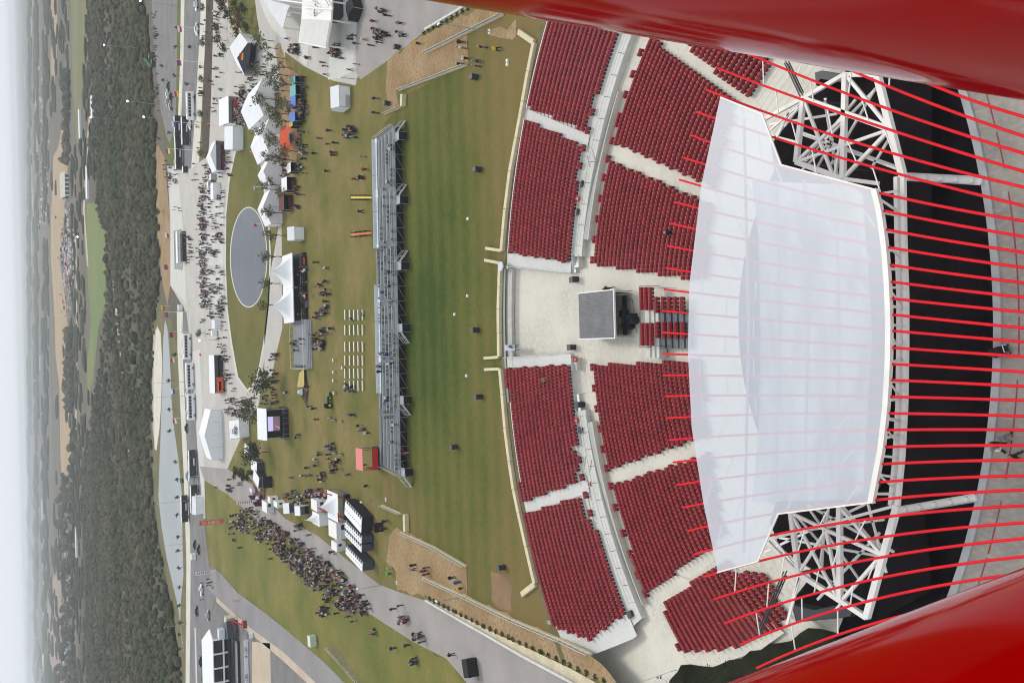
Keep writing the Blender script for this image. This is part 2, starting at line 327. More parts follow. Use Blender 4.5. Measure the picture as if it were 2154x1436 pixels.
rp = n.new('ShaderNodeValToRGB'); e = rp.color_ramp.elements; e[0].position = .3; e[0].color = (.04, .066, .011, 1); e[1].position = 1.0; e[1].color = (.17, .128, .046, 1)
k = e.new(.6); k.color = (.088, .1, .02, 1)
l.new(fac, rp.inputs[0]); l.new(rp.outputs[0], b.inputs['Base Color'])
bpy.data.objects['amphitheatre_lawn'].data.materials.append(m)
sheet('back_row_turf', [pol(C1, 77.2, d)[:2] for d in np.linspace(44, -37, 50)]+[pol(C1, 78.4, d)[:2] for d in np.linspace(-37, 44, 50)], .016, M_bank, px=False)
S('worn_patch', [(1024, 60), (1066, 64), (1085, 40), (1085, 78), (1078, 84), (1050, 80), (1030, 76)], 6, M_dirt)
S('worn_patch', [(1033, 1200), (1064, 1212), (1078, 1230), (1076, 1288), (1050, 1280), (1034, 1262)], 6, mat('brown earth', (.19, .125, .075), .95, (.26, .17, .09), .2, .1))
# paths, lower left
S('path', [(420, 980), (478, 986), (530, 1018), (600, 1090), (668, 1126), (736, 1181), (799, 1229), (836, 1243), (894, 1262), (1020, 1337), (1180, 1425), (1240, 1470), (1010, 1470), (940, 1385), (869, 1349), (771, 1286), (731, 1239), (668, 1186), (606, 1125), (530, 1085), (480, 1040), (430, 1010)], 5, M_path)
S('side_lawn', [(432, 1000), (480, 1040), (530, 1085), (606, 1125), (668, 1186), (731, 1239), (771, 1286), (869, 1349), (940, 1385), (1010, 1470), (760, 1470), (690, 1400), (600, 1320), (500, 1240), (462, 1195), (436, 1120)], 4, mat('side lawn', (.105, .125, .026), .9, (.205, .175, .05), .05, .1, var2=(.15, .14, .04), bump=.3))
S('curved_road', [(452, 1195), (470, 1212), (500, 1246), (560, 1290), (606, 1327), (680, 1390), (740, 1450), (680, 1450), (598, 1372), (523, 1317), (455, 1255), (430, 1230)], 5, mat('grey road', (.22, .21, .215), .9, (.27, .255, .25), .08, .1))
S('road_shoulder', [(523, 1317), (598, 1372), (680, 1450), (662, 1450), (590, 1384), (520, 1326), (455, 1265), (455, 1255)], 6, M_tan)
S('pad', [(530, 1349), (568, 1352), (570, 1450), (530, 1450)], 6, M_tan)
S('yard', [(455, 1265), (520, 1326), (590, 1384), (662, 1450), (440, 1450), (424, 1330), (440, 1300)], 5, M_asph)
S('ditch', [(688, 1352), (700, 1352), (770, 1440), (750, 1440), (700, 1385)], 6, M_bank)

# ------------------------------------------------------------------ seating bowl
ZF = -3.4
def ring(mb, c, r0, r1, z, d0, d1, drop=0, n=None, mi=0):
    n = n or max(2, int(abs(d1-d0)/2)); A = [pol(c, r0, d, z) for d in np.linspace(d0, d1, n)]; B = [pol(c, r1, d, z) for d in np.linspace(d0, d1, n)]
    mb.add(A+B, [(i, i+1, n+i+1, n+i) for i in range(n-1)], mi)
    if drop:
        Bd = [(p[0], p[1], p[2]-drop) for p in B]
        mb.add(B+Bd, [(i, i+1, n+i+1, n+i) for i in range(n-1)], mi)
UR = [(76.4-.885*i, -.25-i*2.25/16) for i in range(17)]
LR = [(54.4-.86*i, ZF-.022*i) for i in range(33)]
ter = []
for rng in ((-38.2, -7.9), (8.3, 45)):
    for i, (r, z) in enumerate(UR):
        mb = MB(); ring(mb, C1, r+.62, r-.27 if i < 16 else r-.3, z, rng[0], rng[1], .35)
        ter.append(tag(mb.build('terrace_step', M_conc), kind='structure'))
for i, (r, z) in enumerate(LR):
    if i % 3: continue
    mb = MB()
    for k in range(3):
        if i+k < len(LR): ring(mb, C2, LR[i+k][0]+.6, LR[i+k][0]-.26, LR[i+k][1], -66, 66, .022)
    tag(mb.build('terrace_step', M_warm), kind='structure')
# front platform of the upper tier and its wall
mb = MB()
for rng in ((-38.2, -10.2), (10.6, 45)): ring(mb, C1, 61.98, 59.7, -2.52, rng[0], rng[1], .9)
tag(mb.build('platform', M_conc), kind='structure')
# cross walkway floor
outer = [pol(C1, 62.2, d)[:2] for d in np.linspace(70, -70, 70)]; inner = [pol(C2, 54.9, d)[:2] for d in np.linspace(-70, 70, 70)]
sheet('cross_aisle', outer+inner, ZF-.01, M_warm, px=False)
# sloping floor between the two middle blocks, with side walls
mb = MB(); K = 9
for j in range(K):
    r = 76.9-(76.9-60)*j/(K-1); z = -.3 if j == 0 else (-1.2 if j == 1 else -1.2-(2.2)*(j-1)/(K-2))
    mb.v += [pol(C1, r, d, z) for d in np.linspace(-7.9, 8.3, 9)]
mb.f = [(j*9+i, j*9+i+1, j*9+10+i, j*9+9+i) for j in range(K-1) for i in range(8)]; mb.m = [0]*len(mb.f)
tag(mb.build('mixing_floor', M_warm), kind='structure')
mb = MB(); ring(mb, C1, 77.6, 77.05, .02, -7.6, 8.0, .9)
tag(mb.build('retaining_kerb', mat('grey kerb', (.3, .33, .34), .8, (.26, .28, .3), .2)), kind='structure')
mb = MB(); ring(mb, C1, 77.04, 75.4, -.28, -7.7, 8.1, .5); tag(mb.build('upper_landing', M_plaza), kind='structure')
# pads at the two ends, stage floor, backstage
sheet('side_pad', [(1190, 1360), (1215, 1420), (1250, 1520), (1300, 1640), (1390, 1640), (1390, 1500), (1425, 1412), (1432, 1398), (1500, 1402), (1600, 1366), (1650, 1330), (1560, 1260), (1400, 1200), (1320, 1290), (1314, 1330)], ZF-.03, M_warm)
sheet('side_pad', [(1560, 140), (1600, 60), (1720, 60), (1760, 180), (1660, 300), (1580, 240)], ZF-.9, M_tan)
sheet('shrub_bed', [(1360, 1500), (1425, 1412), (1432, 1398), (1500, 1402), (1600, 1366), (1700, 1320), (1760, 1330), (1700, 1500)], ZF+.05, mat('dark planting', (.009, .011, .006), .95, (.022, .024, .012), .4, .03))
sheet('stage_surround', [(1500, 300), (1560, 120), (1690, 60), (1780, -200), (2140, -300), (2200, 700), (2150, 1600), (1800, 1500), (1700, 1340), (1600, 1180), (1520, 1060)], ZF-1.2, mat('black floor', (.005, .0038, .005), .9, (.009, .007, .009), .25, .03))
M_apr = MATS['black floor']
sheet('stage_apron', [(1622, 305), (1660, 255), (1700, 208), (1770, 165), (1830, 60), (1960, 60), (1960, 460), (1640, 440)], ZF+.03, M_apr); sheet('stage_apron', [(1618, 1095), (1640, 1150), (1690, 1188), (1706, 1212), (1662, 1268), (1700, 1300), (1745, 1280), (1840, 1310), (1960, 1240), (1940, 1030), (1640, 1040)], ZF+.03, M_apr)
mb = MB(); P = [tuple(G(a, b, -2)[:2]) for a, b in ((1582, 380), (1596, 500), (1600, 700), (1596, 900), (1582, 1055), (1790, 1050), (1815, 1030), (1835, 700), (1815, 410), (1790, 390))]
mb.prism(P, ZF-1.1, -2.0); tag(mb.build('stage', mat('stage deck', (.42, .44, .46), .6, (.1, .11, .12), .14, stretch=(.5, 1.6, 1))), kind='structure')
# paving above the backstage, close to the tower
CP = (1.75, 103.1); arc = [pol(CP, 62.3, d)[:2] for d in np.linspace(180+62, 180-62, 60)]
mb = MB(); mb.prism(list(arc)+[(-70, 2), (70, 2)][::-1] if False else list(arc)+[(60, 40), (60, 2), (-60, 2), (-60, 40)][::(1 if arc[-1][0] > 0 else -1)], ZF-1.2, 2.0)
tag(mb.build('tower_plaza', mat('stained concrete', (.36, .33, .29), .85, (.27, .245, .22), .25, .2, var2=(.4, .37, .33), stretch=(1, .45, 1))), kind='structure')
mb = MB(); ring(mb, CP, 62.3, 62.9, 2.14, 180-60, 180+60, .13, 60)
tag(mb.build('plaza_kerb', mat('pale kerb', (.45, .46, .47), .7, (.36, .37, .38), .5)), kind='structure')
M_line = mat('faded red line paint', (.3, .03, .03), .7, (.22, .12, .1), .9)
for a in np.arange(122, 238, 4.2):
    mb = MB(); ring(mb, CP, 64.16, 64.28, 2.006, a, a+(3.9 if int(a) % 3 else 2.6), 0, 4); o = tag(mb.build('painted_line', M_line), kind='structure')

# ------------------------------------------------------------------ woods (far masses)
def blobs(name, pts, m, jit=.3):
    vs, fs = np.array(ICO[0]), np.array(ICO[1]); N = len(pts); P = np.array([p[:3] for p in pts]); R = np.array([p[3:] for p in pts])
    V = P[:, None, :]+vs[None]*R[:, None, :]*(1+RNG.uniform(-jit, jit, (N, len(vs), 1)))
    F = (fs[None]+(np.arange(N)*len(vs))[:, None, None]).reshape(-1, 3)
    me = bpy.data.meshes.new(name); me.from_pydata(V.reshape(-1, 3).tolist(), [], F.tolist()); me.materials.append(m); me.polygons.foreach_set('use_smooth', [True]*len(me.polygons)); me.update()
    return tag(link(name, me), kind='stuff')
wood_px = [(190, -120), (285, -120), (312, 60), (321, 160), (326, 300), (329, 420), (331, 520), (336, 600), (320, 690), (318, 800), (318, 960), (322, 1050), (341, 1180), (362, 1280), (378, 1390), (380, 1560), (165, 1560), (170, 1200), (178, 1000), (200, 850), (215, 760), (227, 650), (227, 480), (206, 440), (200, 300), (197, 180), (188, 100)]
pts = []
while len(pts) < 16500:
    y = random.uniform(440, 1250); x = random.uniform(-.48, .45)*y; q = PR((x, y, 0))
    if not inside(q[0]+random.gauss(0, 3.0), q[1], wood_px): continue
    den = .5+.5*math.sin(x*.021+1.3*math.sin(y*.013))*math.sin(y*.017+x*.006)
    if random.random() > .08+1.0*den**1.3: continue
    if abs((q[0]-228)-(q[1]-480)*.094) < 3 and 480 < q[1] < 980: continue
    r = random.uniform(.9, 2.1) if random.random() < .93 else random.uniform(2.2, 3.3); pts.append((x, y, r*.55, r*1.2, r*1.2, r*random.uniform(.7, 1.05)))
S('scrub_floor', wood_px, 1, mat('scrub floor', (.06, .058, .036), .95, (.12, .1, .07), .012, .05, var2=(.05, .055, .03)))
blobs('woodland', pts, M_wood)
pts = []
for i in range(1500):
    px = random.choice((random.gauss(64, 1.5), random.gauss(78, 2), random.gauss(97, 3), random.uniform(100, 150), random.uniform(150, 200), random.uniform(150, 200))); py = random.uniform(-80, 1520)
    if inside(px, py, [(104, 228), (148, 228), (150, 1060), (104, 1060)]) and random.random() < .96: continue
    if inside(px, py, [(180, 420), (224, 420), (224, 700), (182, 850)]) or inside(px, py, [(145, -90), (190, -90), (170, 310), (150, 310)]): continue
    g = G(px, py); d = g[1]; r = d*random.uniform(.0018, .0042)
    pts.append((g[0], g[1], r*.25, r*3.2, r*1.3, r*.5))
blobs('far_woods', pts, mat('far tree belts', (.05, .06, .03), .95, (.09, .085, .05), .003, .05))
pts = []
for i in range(420):      # clumps at the field edges
    px, py = random.choice(((random.gauss(152, 4), random.uniform(690, 860)), (random.gauss(140, 5), random.uniform(990, 1500)), (random.gauss(158, 3), random.uniform(900, 1500)), (random.gauss(145, 2), random.uniform(150, 340))))
    g = G(px, py); r = g[1]*random.uniform(.0022, .0042); pts.append((g[0], g[1], r*.8, r*1.1, r, r))
blobs('field_edge_trees', pts, M_wood)
# far camp ground and car parks: pale specks
mb = MB()
for i in range(620):
    px, py = random.choice(((random.gauss(139, 6), random.gauss(515, 62)), (random.gauss(140, 6), random.gauss(545, 45)), (random.gauss(90, 7), random.uniform(140, 480)), (random.gauss(148, 5), random.gauss(560, 50)), (random.gauss(142, 3), random.uniform(1100, 1400))))
    g = G(px, py); s = g[1]*random.uniform(.0009, .0022)
    mb.box((g[0], g[1], s*.35), (s*random.uniform(1, 2.2), s, s*.7), 0, random.choice((0, 0, 0, 1, 1, 2, 3)))
tag(mb.build('distant_camp', [M_white, M_steel, M_dark, M_redfab]), kind='stuff')
mb = MB()
for i in range(46):       # thin bright tracks and roofs near the horizon
    px = random.choice((random.uniform(31, 37), random.uniform(50, 60), random.uniform(70, 86))); py = random.uniform(0, 1436); g = G(px+(py-718)*.012, py); 
    if g[1] > 16000: continue
    mb.box((g[0], g[1], 2), (g[1]*random.uniform(.01, .035), g[1]*.012, 4))
tag(mb.build('horizon_roofs', M_pale), kind='stuff')

# ------------------------------------------------------------------ haze
mb = MB(); mb.box((0, 9000, 37), (26000, 22600, 90))
hz = mb.build('haze', None); hz.data.materials.clear(); hz['kind'] = 'stuff'
m = bpy.data.materials.new('haze'); m.use_nodes = True; n = m.node_tree.nodes; n.clear()
pv = n.new('ShaderNodeVolumePrincipled'); ot = n.new('ShaderNodeOutputMaterial')
pv.inputs['Color'].default_value = (.86, .93, 1, 1); pv.inputs['Density'].default_value = 1.3e-4; pv.inputs['Anisotropy'].default_value = .25
m.node_tree.links.new(pv.outputs[0], ot.inputs['Volume']); hz.data.materials.append(m)

# ================================================================== AMPHITHEATRE
# ---- seats
prof = [(-.12, .42), (-.05, .78), (.03, .81), (.09, .90), (.18, .90), (.11, .36)]
cy, cz = .03, .62; xs = [(-.245, .8), (-.19, 1), (.19, 1), (.245, .8)]
sm = MB(); vs = []
for x, k in xs: vs += [(x, cy+(p[0]-cy)*k, cz+(p[1]-cz)*k) for p in prof]
n6 = len(prof); fs = [tuple(range(n6))[::-1], tuple(range(3*n6, 4*n6))]
for j in range(3): fs += [(j*n6+i, j*n6+(i+1) % n6, (j+1)*n6+(i+1) % n6, (j+1)*n6+i) for i in range(n6)]
sm.add(vs, fs); sm.box((0, .12, .24), (.4, .06, .48), 0, 1)
seat_me = sm.mesh('seat', [M_seat, M_seatback]); SV = np.array(sm.v); SF = sm.f; SM = sm.m
U_BLK = {'upper block at the far right': [(1165, -60), (1150, 48), (1107, 224), (1228, 275), (1247, 199), (1259, 203), (1304, 72), (1345, -60)],
 'upper block right of the centre floor': [(1102, 250), (1066, 531), (1199, 552), (1207, 480), (1219, 382), (1206, 381), (1219, 302)],
 'upper block left of the centre floor': [(1063, 775), (1199, 766), (1216, 934), (1204, 937), (1218, 1013), (1098, 1056)],
 'upper block at the far left': [(1103, 1081), (1223, 1041), (1244, 1118), (1255, 1110), (1314, 1291), (1241, 1345), (1163, 1317), (1157, 1300)]}
L_BLK = {'topmost block beside the tower tube': [(1440, 92), (1470, 60), (1640, 60), (1615, 143), (1577, 206), (1520, 168)],
 'second block from the picture top': [(1372, 60), (1352, 120), (1298, 258), (1292, 301), (1500, 394), (1555, 420), (1580, 240), (1520, 196), (1386, 92)],
 'block just above the control booth': [(1279, 336), (1251, 556), (1452, 587), (1560, 606), (1570, 470), (1468, 418)],
 'block just below the control booth': [(1249, 768), (1448, 757), (1560, 752), (1570, 890), (1459, 926), (1279, 987)],
 'second block from the picture bottom': [(1288, 1020), (1462, 962), (1555, 930), (1570, 1080), (1494, 1150), (1357, 1250), (1325, 1150)],
 'bottom block beside the steel truss': [(1397, 1269), (1505, 1186), (1560, 1165), (1600, 1190), (1656, 1292), (1632, 1322), (1557, 1357), (1494, 1371), (1430, 1368), (1405, 1308)]}
def canopy_left(y): return float(np.interp(y, [205, 390, 600, 740, 900, 1060, 1203], [1515, 1475, 1450, 1447, 1455, 1480, 1510]))
cand = []          # x, y, z, rz, block, row, seat number
def fill(rows, c, blk, lim):
    for ri, (r, z) in enumerate(rows):
        st = math.degrees(.52/r); k = 0; last = None
        for a in np.arange(-lim, lim, st):
            x, y, _ = pol(c, r, a); q = PR((x, y, z+.6))
            for bn, pl in blk.items():
                if inside(q[0], q[1], pl):
                    k = k+1 if last == bn else 1; last = bn
                    cand.append((x, y, z, -math.radians(a), bn, ri, k, q[0], q[1])); break
            else: last = None
fill(UR, C1, U_BLK, 46); fill(LR, C2, L_BLK, 66)
cand = [q for q in cand if q[4] in U_BLK or q[8] < 205 or q[8] > 1203 or q[7] < canopy_left(q[8])+30]
for (px, py) in ((1347, 112), (1331, 157), (1316, 200), (1302, 246), (1287, 297), (1278, 335), (1270, 374), (1262, 418), (1256, 461), (1250, 504), (1246, 547), (1246, 772), (1250, 816), (1255, 859), (1262, 901), (1268, 944), (1276, 984), (1284, 1021), (1294, 1066), (1311, 1120), (1326, 1163), (1341, 1208), (1357, 1247)):
    g = G(px+4, py, ZF+.3); a = ang(C2, g)
    for k in (-.26, .26):
        p = pol(C2, math.hypot(g[0]-C2[0], g[1]-C2[1]), a+math.degrees(k/54)); cand.append((p[0], p[1], ZF, -math.radians(a), 'back pairs', 0, 1, px, py))
for (px, py) in ((1244, 237), (1235, 275), (1226, 312), (1218, 349), (1217, 966), (1223, 1003), (1231, 1040), (1240, 1078)):
    g = G(px+4, py, -2.2); a = ang(C1, g)
    for k in (-.26, .26):
        p = pol(C1, math.hypot(g[0]-C1[0], g[1]-C1[1]), a+math.degrees(k/62)); cand.append((p[0], p[1], -2.52, -math.radians(a), 'front pairs', 0, 1, px, py))
vis = [i for i, c in enumerate(cand) if c[4] in L_BLK and c[7] < canopy_left(c[8])-6 and (c[8] > 205 or c[7] < 1600)]
vis.sort(key=lambda i: cand[i][0]**2+cand[i][1]**2+(cand[i][2]-CZ)**2)
single = set(vis[:228]); rowsof = {}
for i in single: rowsof.setdefault((cand[i][4], cand[i][5]), []).append(i)
firstrow = {}
for (bn, ri) in rowsof: firstrow[bn] = max(firstrow.get(bn, 0), ri)
for (bn, ri), L in rowsof.items():
    L.sort(key=lambda i: cand[i][6])
    for j, i in enumerate(L):
        c = cand[i]; o = link('stadium_seat', seat_me); o.location = c[:3]; o.rotation_euler = (0, 0, c[3])
        tag(o, f'red seat, {ordinal(firstrow[bn]-ri)} row from right, {ordinal(j)} from bottom, {bn}', 'seat', 'fixed seats of the amphitheatre')
rest = [c for i, c in enumerate(cand) if i not in single]
R = np.array([c[:4] for c in rest]); ca, sa = np.cos(R[:, 3]), np.sin(R[:, 3])
V = np.empty((len(rest), len(SV), 3)); V[:, :, 0] = R[:, :1]+SV[None, :, 0]*ca[:, None]-SV[None, :, 1]*sa[:, None]; V[:, :, 1] = R[:, 1:2]+SV[None, :, 0]*sa[:, None]+SV[None, :, 1]*ca[:, None]; V[:, :, 2] = R[:, 2:3]+SV[None, :, 2]
F = [tuple(v+k*len(SV) for v in f) for k in range(len(rest)) for f in SF]
me = bpy.data.meshes.new('seat_rows'); me.from_pydata(V.reshape(-1, 3).tolist(), [], F); me.materials.append(M_seat); me.materials.append(M_seatback)
me.polygons.foreach_set('material_index', SM*len(rest)); me.update(); tag(link('seat_rows', me), kind='stuff')

# ---- sloping aisle slabs between the blocks
def aisle(c, rows, l0, l1, zo, m):
    vs = []
    for (r, z) in rows:
        row = []
        for (a, b_) in (l0, l1):
            A, B = G(*a, rows[0][1]+zo), G(*b_, rows[-1][1]+zo); t = (r-rows[0][0])/(rows[-1][0]-rows[0][0]); d = ang(c, A)+(ang(c, B)-ang(c, A))*t; row.append(d)
        vs += [pol(c, r+.62, d, z+zo) for d in np.linspace(row[0], row[1], 4)]
    vs += [pol(c, rows[-1][0]-.28, d, rows[-1][1]+zo*.6) for d in np.linspace(row[0], row[1], 4)]
    n = len(rows)+1; tag(MB().add(vs, [(j*4+i, j*4+i+1, j*4+5+i, j*4+4+i) for j in range(n-1) for i in range(3)]).build('aisle', m), kind='structure')
M_aisle = mat('aisle concrete', (.6, .6, .57), .85, (.53, .53, .5), .18, .2, var2=(.63, .63, .6))
aisle(C1, UR, ((1108, 229), (1226, 278)), ((1104, 250), (1216, 302)), .2, M_aisle); aisle(C1, UR, ((1072, 531), (1198, 552)), ((1072, 558), (1203, 575)), .2, M_aisle)
aisle(C1, UR, ((1072, 750), (1203, 744)), ((1072, 773), (1198, 767)), .2, M_aisle); aisle(C1, UR, ((1102, 1056), (1216, 1015)), ((1108, 1080), (1222, 1043)), .2, M_aisle)
aisle(C1, UR, ((1163, 1318), (1312, 1292)), ((1215, 1374), (1326, 1348)), .2, M_aisle)
L2R = LR[:26]
for a, b_, c_, d_ in (((1290, 303), (1480, 388), (1280, 333), (1470, 416)), ((1278, 989), (1462, 928), (1286, 1018), (1464, 961)), ((1356, 1252), (1496, 1152), (1398, 1268), (1506, 1184)), ((1388, 86), (1520, 190), (1440, 90), (1560, 180)), ((1254, 560), (1452, 590), (1252, 764), (1448, 754))): aisle(C2, L2R, (a, b_), (c_, d_), .03, M_warm)

# ---- riser seats behind the control booth
rt = thing('seat_riser', 'steel seat riser with two banks of red seats behind control booth', 'riser')
mb = MB(); rx = [1352, 1361.5, 1371, 1383, 1397, 1410, 1423, 1436.6]
wx = lambda px, z: G(px, 665, z)[1]
for i, px in enumerate(rx):
    z = ZF+1.5-.19*i; y = wx(px, z+.6); hw = (6.9, 6.9, 6.9, 4.6, 4.6, 4.6, 4.6, 4.6)[i]
    o = MB().box((.65+.3, y-.1, (ZF-.1+z)/2), (hw, .86, z-ZF+.1)).build('deck', M_deck if i > 2 else M_conc, rt)
rails = MB()
for a, b_ in (((1346, 601), (1346, 730)), ((1346, 601), (1358, 601)), ((1346, 730), (1357, 730)), ((1374, 606), (1392, 606)), ((1372, 727), (1388, 727))):
    A, B = G(*a, ZF+2.3), G(*b_, ZF+2.3)
    m2 = MB(); m2.beam(A, B, .06)
    for t in np.linspace(0, 1, 4): p = A+(B-A)*t; m2.beam(p, (p[0], p[1], ZF), .05)
    m2.build('guard_rail', M_dark, rt)
bank = [(range(3), np.linspace(607.5, 648, 6), 'right'), (range(3, 8), np.linspace(628, 654, 4), 'right'), (range(3), np.linspace(683, 723, 6), 'left'), (range(3, 8), np.linspace(681, 707, 4), 'left')]
for rg, ys, side in bank:
    for i in rg:
        z = ZF+1.5-.19*i
        for j, py in enumerate(ys):
            g = G(rx[i], py, z+.6); o = link('stadium_seat', seat_me); o.location = (g[0], wx(rx[i], z+.6)+.08, z); 
            tag(o, f'red riser seat, {dict(right="upper", left="lower")[side]} bank, {ordinal(i)} row from booth, {ordinal(j)} from top', 'seat', 'seats on the steel riser')

# ---- control booth
zr = ZF+3.1; a, b_ = G(1217, 618, zr), G(1293, 710, zr); cx, cyy = (a[0]+b_[0])/2, (a[1]+b_[1])/2; bw, bd = abs(a[0]-b_[0]), abs(a[1]-b_[1])
bt = thing('control_booth', 'sound control booth with grey corrugated roof in the aisle', 'booth', (cx, cyy, ZF))
M_corr = mat('grey roof sheet', (.115, .117, .13), .55, (.15, .152, .165), .6, .3, metal=.1)
r_ = MB().box((0, 0, 3.06), (bw, bd, .1)).build('roof', M_corr, bt)
for i in range(19): MB().beam((-bw/2+.15+i*(bw-.3)/18, -bd/2+.05, 3.14), (-bw/2+.15+i*(bw-.3)/18, bd/2-.05, 3.14), .09, .06).build('rib', M_corr, r_)
for s in (-1, 1): MB().box((s*(bw/2+.06), 0, 3.08), (.14, bd+.3, .2)).build('trim', M_paint, r_)
MB().box((0, -bd/2-.08, 3.06), (bw+.26, .16, .26)).build('fascia', M_paint, r_)
for sx_ in (-1, 1):
    for sy in (-1, 1): MB().box((sx_*(bw/2-.1), sy*(bd/2-.1), 1.5), (.14, .14, 3)).build('post', M_steel, bt)
MB().box((0, bd/2-.15, 1.5), (bw-.4, .08, 3)).build('rear_curtain', M_black, bt)
for s in (-1, 1): MB().box((s*(bw/2-.25), .2, 1.2), (.06, bd-.8, 2.4)).build('side_curtain', M_black, bt)
MB().box((-.2, -bd/2+.6, .95), (bw-1, .9, .12)).build('desk', M_black, bt)
MB().box((-.2, -bd/2+.7, 1.1), (2.2, .6, .14)).build('console', M_dark, bt)
for i, (px, py, s, h) in enumerate(((1312, 660, .9, 1.1), (1320, 668, 1.1, 1.0), (1331, 668, 1.0, 1.2), (1313, 686, .8, .8), (1324, 685, .9, .7), (1335, 674, .7, 1.2))):
    g = G(px, py, ZF+.5); o = thing('equipment_case', 'black flight case beside control booth, ' + ('nearest the booth wall', 'second from the booth', 'in the middle of the heap', 'small one at the left', 'low one at the left end', 'last one by the riser rail')[i], 'case', (g[0], g[1], ZF-.05), .1*i, 'flight cases by the booth')
    MB().box((0, 0, h/2), (s, .7, h), 0, 0, .97).build('case_body', M_black, o); MB().box((0, 0, h+.03), (s*.9, .6, .06)).build('lid', M_dark, o)
pts = [tuple(G(*p, ZF)+np.array([0, 0, .03])) for p in ((1309, 650), (1312, 635), (1325, 628), (1331, 632), (1333, 655), (1340, 700))]
tag(MB().tube(pts, .03, 5).build('cable', M_black), 'black cable lying in a loop on concrete beside control booth', 'cable')

# ---- rails beside the centre floor and on the front platform
def railing(name, label, pts, h=1.0, m=M_steel, post=2.2, parent_kind='railing', group=None, bars=2):
    P = [np.array(p) for p in pts]; t = thing(name, label, parent_kind, (P[0][0], P[0][1], P[0][2]), 0, group); o0 = P[0]
    for i in range(len(P)-1):
        A, B = P[i]-o0, P[i+1]-o0; L = np.linalg.norm(B-A)
        for k in range(bars):
            zz = h*(1-.5*k/max(1, bars-1)); m2 = MB().beam(A+[0, 0, zz], B+[0, 0, zz], .06 if k == 0 else .035); m2.build('rail', m, t)
        for s in np.linspace(0, 1, max(2, int(L/post)+1)):
            p = A+(B-A)*s; MB().beam(p, p+[0, 0, h], .05).build('post', m, t)
    return t
railing('guard_rail', 'long grey handrail along right edge of the sloping centre floor', [G(1066, 560, -.3), G(1212, 574, -3.3)])
railing('guard_rail', 'long grey handrail along left edge of the sloping centre floor', [G(1068, 752, -.3), G(1206, 743, -3.3)])
def arc_pts(r, d0, d1, z, n=10): return [np.array(pol(C1, r, d, z)) for d in np.linspace(d0, d1, n)]
railing('guard_rail', 'pale handrail along platform edge right of the centre floor', arc_pts(59.8, 12, 43, -2.52, 12), .95, M_conc, 1.9)
railing('guard_rail', 'pale handrail along platform edge left of the centre floor', arc_pts(59.8, -11, -36, -2.52, 12), .95, M_conc, 1.9)
# little rail posts in front of the upper seats
for rng, w_ in (((10.5, 27), 'right'), ((-10.3, -25), 'left')):
    t = thing('drink_rail', f'row of thin dark posts before the farther seat tier, {w_} side', 'rail', pol(C1, 61.3, rng[0], -2.52)); o0 = np.array(t.location)
    for d in np.linspace(*rng, 30): MB().beam(np.array(pol(C1, 61.55, d, -2.0))-o0, np.array(pol(C1, 61.25, d, -1.9))-o0, .05).build('bracket', M_dark, t)
    for d0, d1 in zip(np.linspace(*rng, 11)[:-1], np.linspace(*rng, 11)[1:]): MB().beam(np.array(pol(C1, 61.55, d0, -2.02))-o0, np.array(pol(C1, 61.55, d1, -2.02))-o0, .04).build('bar', M_conc, t)
# ramps with low walls and short stairs between platform and cross aisle
def stair(label, px, py, rz, n=5):
    g = G(px, py, ZF); t = thing('stair', label, 'stairs', g, rz, 'short stairs down to the cross aisle')
    for i in range(n): MB().box((i*.34, 0, (i+1)*.085), (.32, 1.3, (i+1)*.17)).build('step', M_paint, t)
    for s in (-1, 1): MB().box((n*.17-.1, s*.72, .5), (n*.36, .1, 1.0), 0, 0).build('cheek_wall', M_conc, t)
stair('concrete stair at end of platform right of the control booth', 1222, 540, PI+.06); stair('concrete stair at end of platform left of the control booth', 1219, 776, .0)
stair('concrete stair beside curved ramp in right half of aisle', 1252, 324, PI+.35); stair('concrete stair beside curved ramp in left half of aisle', 1246, 984, -.3)
for lab, d0, d1 in (('right', 13, 33), ('left', -12, -37)):
    t = thing('access_ramp', f'long curved concrete access ramp with low wall, {lab} half of the cross aisle', 'ramp', pol(C1, 58.6, d0, ZF)); o0 = np.array(t.location)
    A = [np.array(pol(C1, 59.6, d, ZF+.02+.86*k))-o0 for d, k in zip(np.linspace(d0, d1, 16), np.linspace(1, .02, 16))]
    B = [np.array(pol(C1, 58.3, d, ZF+.02+.86*k))-o0 for d, k in zip(np.linspace(d0, d1, 16), np.linspace(1, .02, 16))]
    MB().add(A+B, [(i, i+1, 17+i, 16+i) for i in range(15)]).build('ramp_slab', mat('grey ramp', (.44, .44, .42), .85, (.38, .38, .36), .2), t)
    for i in range(15):
        a_, b2 = B[i], B[i+1]; MB().beam((a_[0], a_[1], .5), (b2[0], b2[1], .5), .14, 1.0).build('wall_panel', M_warm, t)
# round red section signs painted on discs
for lab, px, py, z, s in (('right of the centre floor beside black bin', 1215, 418, -2.0, .42), ('beside the stair left of the centre floor', 1210, 756, -2.2, .42), ('left of the control booth between two bins', 1212, 884, -2.2, .42), ('on the ramp wall in left half of aisle', 1246, 1017, -2.6, .42), ('at the far left end of platform', 1332, 1327, -2.6, .42)):
    g = G(px, py, z); t = thing('section_sign', f'round red and white section sign {lab}', 'sign', g, 0, 'round section signs')
    nrm = Vector((0, -.6, .8)); q = nrm.to_track_quat('Z', 'X'); t.rotation_mode = 'QUATERNION'; t.rotation_quaternion = q
    MB().cyl((0, 0, 0), s, .05, 24).build('disc', M_redfab, t); MB().cyl((0, 0, .05), s*.62, .012, 20).build('inner_disc', mat('dull red print', (.35, .09, .09), .7), t)
    for k in (-.26, 0, .26): MB().box((.02, k*s*1.1, .072), (s*.62, s*.13, .012)).build('numeral', M_paint, t)
    MB().beam((0, 0, 0), (0, -.3, -.8), .07).build('bracket', M_steel, t)

